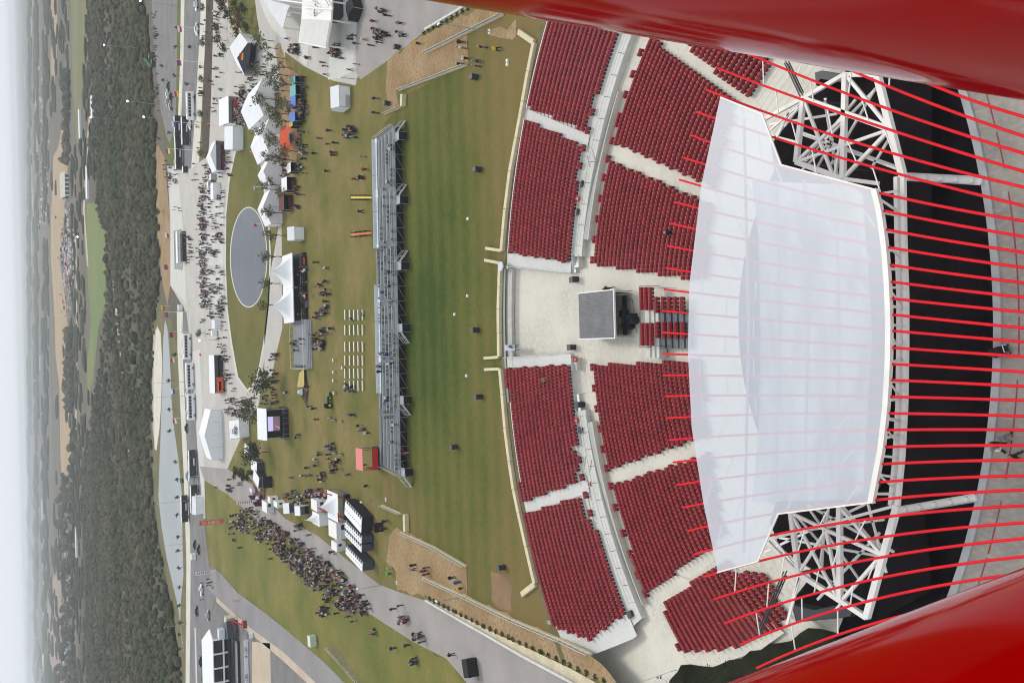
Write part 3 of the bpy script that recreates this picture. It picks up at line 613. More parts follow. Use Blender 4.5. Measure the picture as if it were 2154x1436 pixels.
# ---- limestone walls round the lawn
def wall_run(name, label, pts, wd, h, m, cap=None, cat='wall', group=None, z0=-.05):
    P = [np.array(G(*p, h) if len(p) == 2 else p) for p in pts]; o0 = np.array([P[0][0], P[0][1], 0]); t = thing(name, label, cat, o0, 0, group)
    for A, B in zip(P[:-1], P[1:]):
        L = np.linalg.norm((B-A)[:2]); nb = max(1, int(L/3.2))
        for k in range(nb):
            a_ = A+(B-A)*(k/nb)-o0; b2 = A+(B-A)*((k+.985)/nb)-o0
            hh = h+random.uniform(-.02, .02)
            MB().beam((a_[0], a_[1], (z0+hh)/2), (b2[0], b2[1], (z0+hh)/2), wd, hh-z0).build('stone_course', m, t)
            if cap: MB().beam((a_[0], a_[1], hh+.04), (b2[0], b2[1], hh+.04), wd+.12, .08).build('coping', cap, t)
    return t
wall_run('limestone_wall', 'cream limestone seat wall curving along the right half of the lawn', [(1089, 67), (1121, 89), (1109, 150), (1098, 213), (1084, 290), (1071, 360), (1061, 440), (1053, 528)], .8, .55, M_stone)
wall_run('limestone_wall', 'short cream wall stub at right entry gap of the lawn', [(1020, 522), (1052, 527)], .45, .55, M_stone)
wall_run('limestone_wall', 'cream limestone wall closing lawn between the two entry gaps', [(1050, 555), (1047, 650), (1048, 750)], .8, .55, M_stone)
wall_run('limestone_wall', 'short cream wall stub left of the right entry gap', [(1018, 547), (1049, 553)], .45, .55, M_stone)
wall_run('limestone_wall', 'short cream wall stub right of the left entry gap', [(1017, 753), (1047, 751)], .45, .55, M_stone)
wall_run('limestone_wall', 'short cream wall stub at left entry gap of the lawn', [(1018, 777), (1050, 776)], .45, .55, M_stone)
wall_run('limestone_wall', 'cream limestone seat wall curving along the left half of the lawn', [(1050, 776), (1055, 830), (1061, 900), (1070, 970), (1079, 1030), (1089, 1078), (1105, 1150), (1123, 1228), (1095, 1250)], .8, .55, M_stone)
def mesh_fence(label, pts, h=1.1, m=M_conc):
    """low wall with a rail and slanted bars, as along the earth ramps"""
    P = [np.array(G(*p, 0)) for p in pts]; o0 = P[0]; t = thing('ramp_fence', label, 'fence', o0)
    for A, B in zip(P[:-1], P[1:]):
        A, B = A-o0, B-o0; L = np.linalg.norm(B-A); MB().beam(A+[0, 0, .25], B+[0, 0, .25], .35, .5).build('base_wall', M_stone, t)
        MB().beam(A+[0, 0, h], B+[0, 0, h], .07).build('rail', m, t); MB().beam(A+[0, 0, .75], B+[0, 0, .75], .05).build('rail', m, t)
        for s in np.linspace(0, 1, int(L/1.5)+2): p = A+(B-A)*s; MB().beam(p+[0, 0, .5], p+[0, 0, h], .07).build('baluster', M_steel, t)
        MB().add([A+[0, .02, .52], B+[0, .02, .52], B+[0, .02, h-.05], A+[0, .02, h-.05]], [(0, 1, 2, 3)]).build('mesh_panel', mat('grey fence mesh', (.3, .29, .29), .6), t)
mesh_fence('upper fence beside the earth ramp on the right', [(898, 112), (1060, 32)]); mesh_fence('lower fence between earth ramp and lawn on the right', [(842, 190), (984, 137)])
mesh_fence('short fence beside bleacher end on the right', [(812, 240), (844, 227)])
mesh_fence('fence between earth ramp and lawn on the left', [(846, 1119), (915, 1150), (983, 1190)]); mesh_fence('long fence down the earth ramp to seats on the left', [(893, 1214), (985, 1256), (1080, 1302), (1186, 1346), (1246, 1374)])
mesh_fence('short fence beside bleacher end on the left', [(806, 1062), (846, 1080)])
wall_run('limestone_wall', 'cream block beside bleachers at right end of lawn', [(844, 198), (843, 224)], 1.0, .9, M_stone); wall_run('limestone_wall', 'cream block beside bleachers at left end of lawn', [(849, 1082), (850, 1118)], 1.0, .9, M_stone)
wall_run('planter_wall', 'pale wall edging shrub strip above the left path', [(894, 1262), (960, 1300), (1020, 1334), (1100, 1380), (1190, 1428), (1260, 1470)], .3, .5, M_conc, M_conc)
wall_run('planter_wall', 'pale wall edging shrub strip at the top edge', [(893, 62), (960, 22), (1010, -10)], .3, .5, M_conc, M_conc)
S('gravel_strip', [(897, 1259), (965, 1292), (1040, 1330), (1110, 1362), (1200, 1405), (1280, 1450), (1265, 1470), (1190, 1426), (1100, 1378), (1020, 1334), (960, 1300)], 7, M_gravel)
S('gravel_strip', [(893, 66), (962, 30), (1012, 0), (1005, -14), (960, 18)], 7, M_gravel)
def shrub_mesh(r, n, m, seed):
    rr = random.Random(seed); mb = MB()
    for k in range(n):
        c = Vector((rr.gauss(0, 1), rr.gauss(0, 1), rr.gauss(0, 1))).normalized()*r*rr.uniform(.4, 1); c.z = abs(c.z)*.8+.08
        u = Vector((rr.gauss(0, 1), rr.gauss(0, 1), rr.gauss(0, 1))).normalized()*r*.28; v = u.cross(Vector((rr.gauss(0, 1), rr.gauss(0, 1), rr.gauss(0, 1)))).normalized()*r*.2
        mb.add([c-u, c+v, c+u, c-v], [(0, 1, 2, 3)])
    return mb.mesh('shrub', m)
shm = [shrub_mesh(.45, 44, M_leaf2, k) for k in range(3)]
k = 0
for ln, side in (([(905, 1258), (960, 1286), (1020, 1316), (1080, 1343), (1140, 1370), (1200, 1397), (1290, 1440)], 'left path'), ([(893, 69), (930, 50), (1000, 10)], 'upper right path')):
    P = [G(*p) for p in ln]
    for A, B in zip(P[:-1], P[1:]):
        L = np.linalg.norm(B-A)
        for s in np.arange(0, 1, 2.1/L):
            p = A+(B-A)*s; o = link('shrub', shm[k % 3]); o.location = tuple(p); o.rotation_euler = (0, 0, k*1.3); k += 1
            tag(o, f'small dark round shrub, {ordinal(k-1)} along the gravel strip by the {side}', 'shrub', 'shrubs in the gravel strips')

# ---- litter bins and loose items
def bin_proto():
    t = thing('litter_bin', 'x', 'bin', (0, 0, 0), 0, 'dark wheeled bins'); M_bin = mat('charcoal plastic', (.035, .036, .04), .6)
    MB().box((0, 0, .55), (.62, .7, 1.0), 0, 0, 1.12).build('body', M_bin, t); MB().box((0, .03, 1.1), (.74, .84, .1), 0, 0, .93).build('lid', mat('charcoal lid', (.06, .062, .068), .5), t)
    for s in (-1, 1): MB().tube([(s*.3, .38, .12), (s*.36, .38, .12)], .12, 10).build('wheel', M_tyre, t)
    return t
bp = bin_proto(); us = [False]
for px, py, z, rz, lab in ((1012, 357, 0, 0, 'on the lawn opposite the second bleacher stair'), (1007, 694, 0, .1, 'on the lawn before the middle wall'), (1014, 834, 0, 0, 'on the lawn near the left entry gap'), (962, 939, 0, 0, 'on the left of the open lawn, farthest from the wall'), (1062, 1192, 0, .2, 'on the lawn near brown bare patch at left'), (1005, 163, 0, 0, 'on the lawn at the end of right ramp fence'), (820, 218, 0, 0, 'on bare earth beside right bleacher end'),
        (1236, 388, ZF, 0, 'in the aisle by the right ramp stair'), (1227, 447, ZF, 0, 'in the aisle right of a round sign'), (1217, 588, ZF, .1, 'at the foot of right stair beside the booth'), (1212, 730, ZF, 0, 'in the aisle left of the control booth'), (1228, 850, ZF, 0, 'in the aisle, first left of the left stair'), (1234, 903, ZF, 0, 'in the aisle, second left of the left stair'), (1340, 1288, ZF, .6, 'covered one at far left end of the aisle'), (841, 100, 0, 0, 'with a pale lid beside people on the upper path')):
    o = place(bp, us, G(px, py, z), rz, 'dark wheeled litter bin ' + lab); o.scale = (1.15, 1.15, 1.15)
for i, (px, py, lab) in enumerate(((985, 460, 'on the lawn right of the middle'), (984, 622, 'on the lawn before the right entry gap'), (957, 661, 'near the middle of lawn'), (982, 790, 'on the lawn left of the middle'), (1068, 128, 'upper of two by the right end wall'), (1068, 136, 'lower of two by the right end wall'))):
    g = G(px, py); o = thing('sprinkler_cover', f'small white sprinkler cover {lab}', 'cover', g, 0, 'white covers set in the lawn'); MB().box((0, 0, .1), (.5, .55, .2), 0, 0, .9).build('box', M_white, o); MB().box((0, 0, .215), (.4, .45, .03)).build('lid', M_paint, o)
# low concrete light on pole base, bench by centre floor
g = G(1083, 731, -.3); o = thing('steel_table', 'grey steel table on landing beside left entry gap', 'table', g); MB().box((0, 0, .9), (.9, 3.2, .1)).build('top', M_steel, o)
for s in (-1, 1):
    for q in (-1, 1): MB().beam((s*.38, q*1.4, 0), (s*.38, q*1.4, .85), .07).build('leg', M_dark, o)
g = G(1064, 560, 0); o = thing('round_light', 'round grey floodlight on short post at right entry gap', 'light', g); MB().cyl((0, 0, 0), .09, .8, 8).build('post', M_steel, o); MB().cyl((0, 0, .8), .75, .18, 20).build('head', mat('pale grey lens', (.5, .52, .58), .4), o)

# ---- canopy, tubes and trusses over the stage
ZC = lambda px: 12.6+2.2*(px-1450)/420
cn = thing('stage_canopy', 'translucent white membrane canopy laced with red steel tubes over the stage', 'canopy', (0, 50, 0)); O = np.array([0, 50, 0])
def x_right(y): return float(np.interp(y, [204, 240, 347, 399, 440, 520, 600, 680, 760, 850, 940, 1056, 1080, 1180, 1204], [1516, 1603, 1643, 1840, 1851, 1862, 1868, 1871, 1870, 1865, 1855, 1833, 1637, 1594, 1509]))
ys = sorted(set(list(np.linspace(205, 1203, 60))+[240, 347, 399, 1056, 1080, 1180])); mb = MB(); K = 14
for y in ys:
    a_, b2 = canopy_left(y), x_right(y)
    for k in range(K): px = a_+(b2-a_)*k/(K-1); mb.v.append(tuple(G(px, y, ZC(px)+.16)-O))
mb.f = [(j*K+i, j*K+i+1, j*K+K+i+1, j*K+K+i) for j in range(len(ys)-1) for i in range(K-1)]; mb.m = [0]*len(mb.f)
m = bpy.data.materials.new('canopy membrane'); m.use_nodes = True; n = m.node_tree.nodes; l = m.node_tree.links; n.remove(n['Principled BSDF'])
df = n.new('ShaderNodeBsdfDiffuse'); df.inputs[0].default_value = (.69, .75, .83, 1); tl = n.new('ShaderNodeBsdfTranslucent'); tl.inputs[0].default_value = (.85, .88, .93, 1)
tp = n.new('ShaderNodeBsdfTransparent'); gl = n.new('ShaderNodeBsdfGlossy'); gl.inputs['Roughness'].default_value = .25; gl.inputs[0].default_value = (.9, .9, .9, 1)
x1 = n.new('ShaderNodeMixShader'); x1.inputs[0].default_value = .3; l.new(df.outputs[0], x1.inputs[1]); l.new(tl.outputs[0], x1.inputs[2])
x2 = n.new('ShaderNodeMixShader'); nz = n.new('ShaderNodeTexNoise'); nz.inputs['Scale'].default_value = .25; ge = n.new('ShaderNodeNewGeometry'); l.new(ge.outputs['Position'], nz.inputs['Vector'])
mr = n.new('ShaderNodeMapRange'); mr.inputs[3].default_value = .24; mr.inputs[4].default_value = .34; l.new(nz.outputs['Fac'], mr.inputs[0]); l.new(mr.outputs[0], x2.inputs[0])
l.new(x1.outputs[0], x2.inputs[1]); l.new(tp.outputs[0], x2.inputs[2]); x3 = n.new('ShaderNodeMixShader'); x3.inputs[0].default_value = .05; l.new(x2.outputs[0], x3.inputs[1]); l.new(gl.outputs[0], x3.inputs[2]); l.new(x3.outputs[0], n['Material Output'].inputs[0])
mem = mb.build('membrane', m, cn, True)
edge = [tuple(G(x_right(y), y, ZC(x_right(y))+.2)-O) for y in np.linspace(399, 1056, 24)]
for a_, b2 in zip(edge[:-1], edge[1:]): MB().beam(a_, b2, .42, .35).build('edge_beam', M_paint, mem)
for A, B in (((1516, 205), (1603, 240)), ((1603, 240), (1643, 347)), ((1643, 347), (1840, 399)), ((1833, 1056), (1637, 1080)), ((1637, 1080), (1594, 1180)), ((1594, 1180), (1509, 1203))):
    MB().beam(G(*A, ZC(A[0])+.33)-O, G(*B, ZC(B[0])+.33)-O, .12).build('edge_cable', M_paint, mem)
L_ = [284, 332, 378, 425, 470, 517, 563.5, 608.6, 653.7, 699, 744, 789, 833, 879, 925, 972, 1019.5, 1067, 1115.7]
LX = [1453, 1439, 1429, 1419, 1412, 1404, 1401, 1397.6, 1394, 1393.6, 1393.6, 1395, 1399, 1402.6, 1407.6, 1416, 1424, 1436, 1446.7]
MY = [404, 442, 481.6, 519, 556, 591.6, 627, 661, 695, 730.6, 765, 799, 834, 869, 904, 940, 976, 1014, 1052]
RY = [465, 497.5, 531, 563, 595, 625.6, 656, 690, 719, 750, 782, 812.5, 842, 875, 904, 936.5, 967, 1000, 1030]
tubes = [((lx, ly), (x_right(my), my), ry) for lx, ly, my, ry in zip(LX, L_, MY, RY)]
tubes = [((1640, 0), (1980, 187), 246), ((1585, 48), (1980, 226), 287), ((1535, 96), (1980, 268), 323), ((1509.5, 143.7), (1980, 308), 361), ((1486, 189), (1980, 351), 394), ((1466, 236), (1980, 390), 433)]+tubes
tubes += [((1461, 1165), (1834, 1090), 1063), ((1479.5, 1213), (1834, 1132), 1099), ((1501, 1260), (1834, 1175), 1132), ((1524.6, 1310), (1834, 1218.5), 1170), ((1557, 1355), (1834, 1261.6), 1205), ((1592, 1404), (1840, 1310), 1245)]
TP = []
for (lp, mp_, ry) in tubes:
    A = G(*lp, ZC(lp[0])); B = G(*mp_, ZC(mp_[0])); Cc = G(2154, ry, ZC(2154)+.6)
    tm = (np.linalg.norm(B-A))/(np.linalg.norm(B-A)+np.linalg.norm(Cc-B))
    f = lambda t: A*((t-tm)*(t-1))/((0-tm)*(0-1))+B*(t*(t-1))/(tm*(tm-1))+Cc*(t*(t-tm))/(1*(1-tm))
    P = [f(t) for t in np.linspace(0, 1, 22)]
    d = P[-1]-P[-3]; d /= np.linalg.norm(d)
    P += [P[-1]+d*s+np.array([0, 0, .035*s*s]) for s in (3, 6, 9, 12, 15)]
    TP.append(P); MB().tube([p-O for p in P], .094, 10).build('tube', M_red, cn, True)
for i in range(len(TP)-1):
    for t in (5, 9, 13, 17) if i % 2 else (3, 7, 11, 15):
        if t > 15 and 6 <= i < 25: continue
        if PR((TP[i][t]+TP[i+1][t])/2)[0] > (1880 if i < 6 or i > 23 else 1830): continue
        MB().tube([TP[i][t]-O, TP[i+1][min(21, t+(1 if i < 12 else -1 if i > 18 else 0))]-O], .055, 6).build('strut', M_paint, cn)
M_ban0 = mat('grey steel purlin', (.42, .44, .46), .6)
for px_ in (1575, 1640, 1700, 1765):
    Pq = [tuple(G(px_-10+float(np.interp(y, [250, 700, 1150], [0, 10, 0])), y, 11.6)-O) for y in np.linspace(250 if px_ < 1620 else 380, 1160 if px_ < 1620 else 1050, 18)]
    MB().tube(Pq, .13, 6).build('purlin', M_ban0, cn)
# white steel frame standing behind and beside the canopy
fr = thing('stage_truss', 'white steel truss frame carrying the stage roof', 'truss', (0, 46, 0)); O2 = np.array([0, 46, 0])
def bm(a, b_, wd, z0=8.5, z1=None, nm='brace'): MB().beam(G(*a, z0)-O2, G(*b_, z0 if z1 is None else z1)-O2, wd, wd*.9).build(nm, M_paint, fr)
N = dict(n1=(1690, 207), n2=(1778, 156), n3=(1846, 160), n4=(1873, 272), n5=(1777, 245), n6=(1773, 376), n7=(1675, 341), n8=(1900, 372), n9=(1606, 252), nx=(1755, 296), na=(1848, 386), nb=(1755, 376))
for a, b_, wd in (('n1', 'n4', .42), ('n2', 'n6', .42), ('n3', 'n8', .5), ('n1', 'n7', .42), ('n7', 'n6', .41), ('n6', 'na', .3), ('n9', 'n1', .32), ('n1', 'n2', .32), ('n2', 'n3', .28), ('n2', 'n4', .26), ('n4', 'n6', .28), ('n5', 'n7', .26), ('n1', 'nb', .24), ('n5', 'nb', .22), ('n4', 'n7', .24)): bm(N[a], N[b_], wd, nm='chord' if wd > .4 else 'brace')
for a, b_ in (((1736, 207), (1762, 376)), ((1622, 300), (1690, 212)), ((1690, 280), (1900, 356)), ((1620, 285), (1680, 300)), ((1620, 262), (1760, 240)), ((1690, 345), (1800, 210)), ((1700, 330), (1850, 180)), ((1780, 160), (1850, 160))): bm(a, b_, .2, 5.5)
Q = dict(m1=(1680, 1205), m2=(1767, 1266), m3=(1823, 1298), m4=(1888, 1062), m5=(1766, 1065), m6=(1664, 1078), m7=(1738, 1114), m8=(1855, 1166), m9=(1612, 1135))
for a, b_, wd in (('m5', 'm2', .42), ('m4', 'm3', .5), ('m6', 'm1', .42), ('m1', 'm3', .41), ('m9', 'm1', .3), ('m6', 'm7', .26), ('m7', 'm8', .28), ('m5', 'm8', .26), ('m7', 'm2', .26), ('m1', 'm7', .22), ('m9', 'm4', .22), ('m8', 'm2', .24), ('m6', 'm2', .24)): bm(Q[a], Q[b_], wd, nm='chord' if wd > .4 else 'brace')
for a, b_ in (((1622, 1150), (1830, 1270)), ((1640, 1130), (1855, 1170)), ((1735, 1075), (1728, 1200)), ((1700, 1062), (1880, 1160)), ((1656, 1310), (1682, 1206)), ((1610, 1160), (1820, 1060)), ((1720, 1260), (1850, 1120))): bm(a, b_, .2, 5.5)
rear = [(1900, 372), (1902, 500), (1906, 620), (1906, 720), (1904, 850), (1898, 960), (1888, 1062)]
for a, b_ in zip(rear[:-1], rear[1:]):
    bm((a[0]-14, a[1]), (b_[0]-14, b_[1]), .34, 8.2, nm='chord'); bm(a, b_, .34, 8.9, nm='chord')
for y in np.linspace(405, 1035, 17): bm((x_right(y)+8, y+3), (float(np.interp(y, [372, 620, 720, 1062], [1900, 1906, 1906, 1888]))-6, y+random.uniform(-6, 10)), .2, 10.5, 8.6)
for y in np.linspace(420, 1000, 7): bm((x_right(y)+6, y), (float(np.interp(y, [372, 620, 720, 1062], [1900, 1906, 1906, 1888]))-10, y+26), .16, 10.5, 8.2)
for p in ('n1', 'n7'): q = G(*N[p], 8.3)-O2; MB().beam(q, (q[0], q[1], ZF-1.2), .2).build('column', M_dark, fr)
for p in ('m1', 'm6'): q = G(*Q[p], 8.3)-O2; MB().beam(q, (q[0], q[1], ZF-1.2), .2).build('column', M_dark, fr)
for zx0, zy0, zx1, zy1 in ((120, 375, 300, 280), (140, 430, 290, 300), (210, 410, 290, 300), (270, 570, 480, 380), (290, 620, 430, 480), (430, 590, 640, 230), (500, 640, 700, 440), (350, 630, 440, 470), (620, 610, 710, 460), (170, 470, 240, 330), (150, 460, 270, 490), (300, 450, 740, 610), (400, 290, 455, 620)): bm((1557+zx0/2.251, 84+zy0/2.251), (1557+zx1/2.251, 84+zy1/2.251), .17, 7.2)
for zx0, zy0, zx1, zy1 in ((340, 260, 480, 420), (360, 250, 470, 390), (450, 140, 640, 360), (520, 130, 740, 440), (660, 110, 840, 320), (770, 100, 850, 400), (740, 430, 830, 340), (630, 560, 740, 430), (480, 400, 440, 520), (420, 630, 480, 400), (600, 120, 560, 380), (330, 240, 840, 170), (480, 420, 770, 590)): bm((1452+zx0/2.061, 1010+zy0/2.061), (1452+zx1/2.061, 1010+zy1/2.061), .17, 7.2)
for nm_, (a, b_) in (('right', ((1906, 372), (2066, 381))), ('left', ((1892, 1073), (2054, 1046)))):
    t = thing('cable_tray', f'pale boxed bridge crossing dark backstage on the {nm_} side', 'bridge', G(*a, 2.2)); o0 = np.array(t.location); A, B = G(*a, 2.2)-o0, G(*b_, 2.2)-o0
    MB().beam(A, B, .5, .3).build('deck', M_paint, t); MB().beam(A+[.3, 0, .2], B+[.3, 0, .2], .1).build('side_pipe', M_conc, t); MB().beam(A-[.3, 0, -.2], B-[.3, 0, -.2], .08).build('side_pipe', M_steel, t)
    for k in range(5): p = A+(B-A)*(k+.5)/5; MB().box((p[0], p[1], p[2]+.25), (.3, .25, .2)).build('clamp', M_paint, t)
# dark speaker trusses and steps beside the stage
for lab, pl in (('right', ((1657, 130), (1690, 200), 6.0)), ('left', ((1655, 1205), (1600, 1330), 6.0))):
    A, B = G(*pl[0], pl[2]), G(*pl[1], pl[2]); t = thing('lighting_truss', f'dark grey lighting truss hung at the {lab} corner of stage frame', 'truss', A)
    for s in (-.2, .2):
        for zz in (0, .4): MB().beam((s, 0, zz), (B[0]-A[0]+s, B[1]-A[1], zz), .09).build('chord', M_dark, t)
    for k in range(8): p = (B-A)*k/8; q = (B-A)*(k+1)/8; MB().beam((p[0]-.2, p[1], 0), (q[0]+.2, q[1], .4), .05).build('brace', M_dark, t)
for lab, pl in (('right', [(1700, 150), (1714, 146), (1765, 154), (1762, 172), (1712, 164), (1702, 178)]), ('left', [(1650, 1275), (1700, 1285), (1745, 1276), (1790, 1284), (1780, 1300), (1660, 1312)])):
    P = [G(*p, -1)[:2] for p in pl]; c = np.mean(P, 0); t = thing('speaker_stack', f'black covered speaker stack beside the stage on the {lab}', 'speaker', (c[0], c[1], ZF-1.2)); MB().prism([tuple(p-c) for p in P], 0, 2.6).build('cabinet', M_black, t); MB().prism([tuple((p-c)*.92) for p in P], 2.6, 2.8).build('cover', M_dark, t)
# planks edging the shrub bed at far left
P = [G(*p, ZF+.4) for p in ((1340, 1436), (1395, 1418), (1424, 1408))]
railing('guard_rail', 'grey handrail on concrete ramp at far left end of seating', P, .9)

# ---- the tower's own red tubes, either side of the viewer
def near_tube(lab, e1, e2, sgn, hd1, hd2, r):
    ray = lambda p: FW+((p[0]-IW/2)/FPX)*IR-((p[1]-IH/2)/FPX)*IU
    d1, d2 = ray(e1), ray(e2); nrm = np.cross(d1, d2); nrm /= np.linalg.norm(nrm)
    if nrm@IU*sgn < 0: nrm = -nrm
    A = d1/np.linalg.norm(d1[:2])*hd1; B = d2/np.linalg.norm(d2[:2])*hd2; c = np.array([0, 0, CZ]); A = A+nrm*r+c; B = B+nrm*r+c; D = (B-A)/np.linalg.norm(B-A)
    t = thing('tower_tube', lab, 'tube', tuple(B+D*3)); o0 = np.array(t.location)
    MB().tube([A-D*s-o0 for s in np.linspace(3.0, -6.5, 30)], r, 64).build('tube_shell', M_redgl, t, True)
    for s in (-2.6, 5.6): p = A+D*s; MB().tube([p-D*.05-o0, p+D*.05-o0], r*1.03, 48).build('weld_collar', M_redgl, t, True)
near_tube('thick glossy red tower tube filling the upper right corner', (1000, 19), (2154, 212), 1, .85, .8, .24)
near_tube('thick glossy red tower tube filling the lower right corner', (1527, 1436), (2154, 1192), -1, .95, .72, .26)

# ================================================================== FESTIVAL
def mpp(px): return float(np.linalg.norm(G(px, 700)-G(px, 701)))
# ---- bleachers
E0, E1 = G(861, 998), G(848, 264); NT = 5; td = 2.7; BR = math.atan2(E1[1]-E0[1], E1[0]-E0[0])
BC = (E0+E1)/2; bw = float(np.linalg.norm(E1-E0)); X0 = -bw/2
def BLW(x, y, z=0): return (BC[0]+x*math.cos(BR)-y*math.sin(BR), BC[1]+x*math.sin(BR)+y*math.cos(BR), z)
bl = thing('bleachers', 'long grey five-tier bleacher stand facing away across the field', 'bleachers', BC, BR)
zt = [1.75-.3*i for i in range(NT)]
for i in range(NT):
    y = td*(i+.5)
    for k in range(12):
        MB().box((-bw/2+bw*(k+.5)/12, y, zt[i]), (bw/12-.05, td-.02, .1)).build('deck', M_deck, bl)
        MB().box((-bw/2+bw*(k+.5)/12, y+td/2-.06, zt[i]-.14), (bw/12-.05, .05, .24)).build('riser', M_steel, bl)
    for k in range(12): MB().beam((-bw/2+bw*(k//2+.06+.44*(k%2))/6, y+(td/2-.3), zt[i]+.42), (-bw/2+bw*(k//2+.48+.44*(k%2))/6, y+(td/2-.3), zt[i]+.42), .32, .05).build('bench_plank', mat('bleacher plank', (.24, .265, .28), .5, (.18, .2, .21), .5), bl)
for k in range(25):
    x = -bw/2+bw*k/24; MB().beam((x, .05, 0), (x, .05, zt[0]+1.0), .07).build('post', M_steel, bl); MB().beam((x, .05, 0), (x+(bw/24 if k < 24 else 0)+.001, .05, zt[0]), .05).build('brace', M_steel, bl)
    MB().beam((x, td*NT, 0), (x, td*NT, .9), .06).build('post', M_steel, bl)
for z in (.5, 1.0): MB().beam((-bw/2, .05, zt[0]+z), (bw/2, .05, zt[0]+z), .06).build('rail', M_steel, bl)
for s in (-1, 1):
    for z in (.5, 1.0): MB().beam((s*bw/2, 0, zt[0]+z), (s*bw/2, td*NT, zt[-1]+z), .08).build('end_rail', M_steel, bl)
MB().box((0, .9, .75), (bw-.4, .1, 1.4)).build('back_sheet', M_black, bl)
M_ban = mat('pale banner vinyl', (.62, .67, .7), .6, (.55, .6, .63), .2)
for k in range(9):
    x0, x1 = -bw/2+bw*k/9, -bw/2+bw*(k+1)/9
    if k in (0, 1, 5): MB().box(((x0+x1)/2, td*NT+.25, .62), (x1-x0-.1, 1.5, .06)).build('front_walk', M_deck, bl); MB().beam((x0, td*NT+.4, .9), (x1, td*NT+.4, .9), .06).build('front_rail', M_steel, bl); continue
    MB().box(((x0+x1)/2, td*NT+.25, .62), (x1-x0-.1, 1.5, .06)).build('front_walk', M_ban, bl)
    MB().box(((x0+x1)/2, td*NT+1.05, .75), (x1-x0-.1, .05, .9)).build('banner', M_ban, bl)
# timing of the stairs on the near side
M_st = mat('stair plate', (.3, .32, .34), .5, (.25, .27, .29), .5)
for k, (py, sg) in enumerate(((292, -1), (425, -1), (562, -1), (690, 1), (838, 1), (985, 1))):
    g = G(846, py); t = thing('access_stair', ['steel stair tower at right end of the bleachers', 'steel stair tower second from right end of bleachers', 'steel stair tower third from right end of bleachers', 'steel stair tower third from left end of bleachers', 'steel stair tower second from left end of bleachers', 'steel stair tower at left end of the bleachers'][k], 'stairs', BLW((g[0]-BC[0])/math.cos(BR), -1.1), BR, 'stair towers of the bleachers')
    MB().box((0, .1, 1.72), (1.7, 1.9, .08)).build('landing', M_st, t)
    for j in range(7): MB().box((sg*(-1.1-.3*j), -.2, 1.55-.22*j), (.3, 1.1, .05)).build('step', M_st, t)
    for q in (-.75, .4):
        MB().beam((sg*-.85, q-.0, 2.75), (sg*-3.0, q, 1.05), .07).build('handrail', M_conc, t); MB().beam((sg*-.85, q, 1.75), (sg*-3.0, q, .12), .1).build('stringer', M_steel, t)
        for j in range(3): MB().beam((sg*(-.85-1.07*j), q, 1.7-.8*j), (sg*(-.85-1.07*j), q, 2.75-.85*j), .06).build('post', M_conc, t)
    for q in (-.8, .8): MB().beam((q, -.8, 0), (q, -.8, 2.75), .07).build('post', M_steel, t)
    MB().beam((-.8, -.8, 2.75), (.8, -.8, 2.75), .07).build('rail', M_conc, t); MB().box((0, -.8, .8), (1.5, .05, 1.5)).build('skirt', M_black, t)
# chairs
cm = MB(); cm.box((0, 0, .45), (.42, .38, .03)); cm.box((0, .22, .8), (.42, .03, .14))
for a, b_ in ((-.2, -.2), (.2, -.2), (-.2, .2), (.2, .2)): cm.beam((a, b_, 0), (a, b_, .47), .05)
for a in (-.21, .21): cm.beam((a, .22, .4), (a, .24, .9), .05)
chair_me = cm.mesh('chair', M_black); cn_ = 0; CH = []
for i in range(NT):
    runs = {0: [(.02, .1), (.2, .24), (.3, .42), (.46, .52), (.55, .7), (.75, .88)], 1: [(.12, .2), (.26, .42), (.45, .66), (.72, .8), (.9, .95)], 2: [(.16, .4), (.44, .7), (.78, .84)], 3: [(.14, .2), (.3, .5), (.56, .72)], 4: [(.3, .36), (.44, .58), (.62, .66)]}[i]
    for ra, rb in runs:
        x = X0+bw*ra
        while x < X0+bw*rb:
            if random.random() < .8:
                o = link('folding_chair', chair_me); o.location = BLW(x+random.uniform(-.1, .1), td*(i+.35), zt[i]+.05); o.rotation_euler = (0, 0, BR+PI+random.uniform(-.12, .12)); cn_ += 1
                tag(o, f'black folding chair, {ordinal(i)} bleacher tier from right, {ordinal(CH.count(i))} from bottom', 'chair', 'folding chairs on the bleachers'); CH.append(i)
            x += random.choice((.75, .8, 1.1, 1.6))
# red commentary kiosk on the bleacher end
g = G(797, 962, 0); t = thing('commentary_kiosk', 'small red kiosk with faded red roof at left bleacher end', 'kiosk', (g[0], g[1]-1.0, 0))
MB().add([(-2.3, -.2, 4.0), (2.3, -.2, 4.0), (2.3, 2.6, 4.5), (-2.3, 2.6, 4.5), (-2.3, -.2, 4.12), (2.3, -.2, 4.12), (2.3, 2.6, 4.62), (-2.3, 2.6, 4.62)], [(3, 2, 1, 0), (4, 5, 6, 7), (0, 1, 5, 4), (1, 2, 6, 5), (2, 3, 7, 6), (3, 0, 4, 7)]).build('roof', M_pink, t)
MB().box((0, -1.0, 1.6), (4.6, .1, 1.3)).build('front_panel', M_redfab, t); MB().box((-2.25, .8, 1.3), (.1, 3.4, 2.2)).build('side_panel', M_redfab, t); MB().box((0, .8, .5), (4.5, 3.4, 1)).build('floor', M_black, t)
for a in (-2.1, 2.1):
    for b_ in (-.9, 2.4): MB().beam((a, b_, 0), (a, b_, 4.1), .1).build('post', M_dark, t)
MB().box((.6, -.2, 1.4), (1.0, .5, .8)).build('monitor', M_white, t)

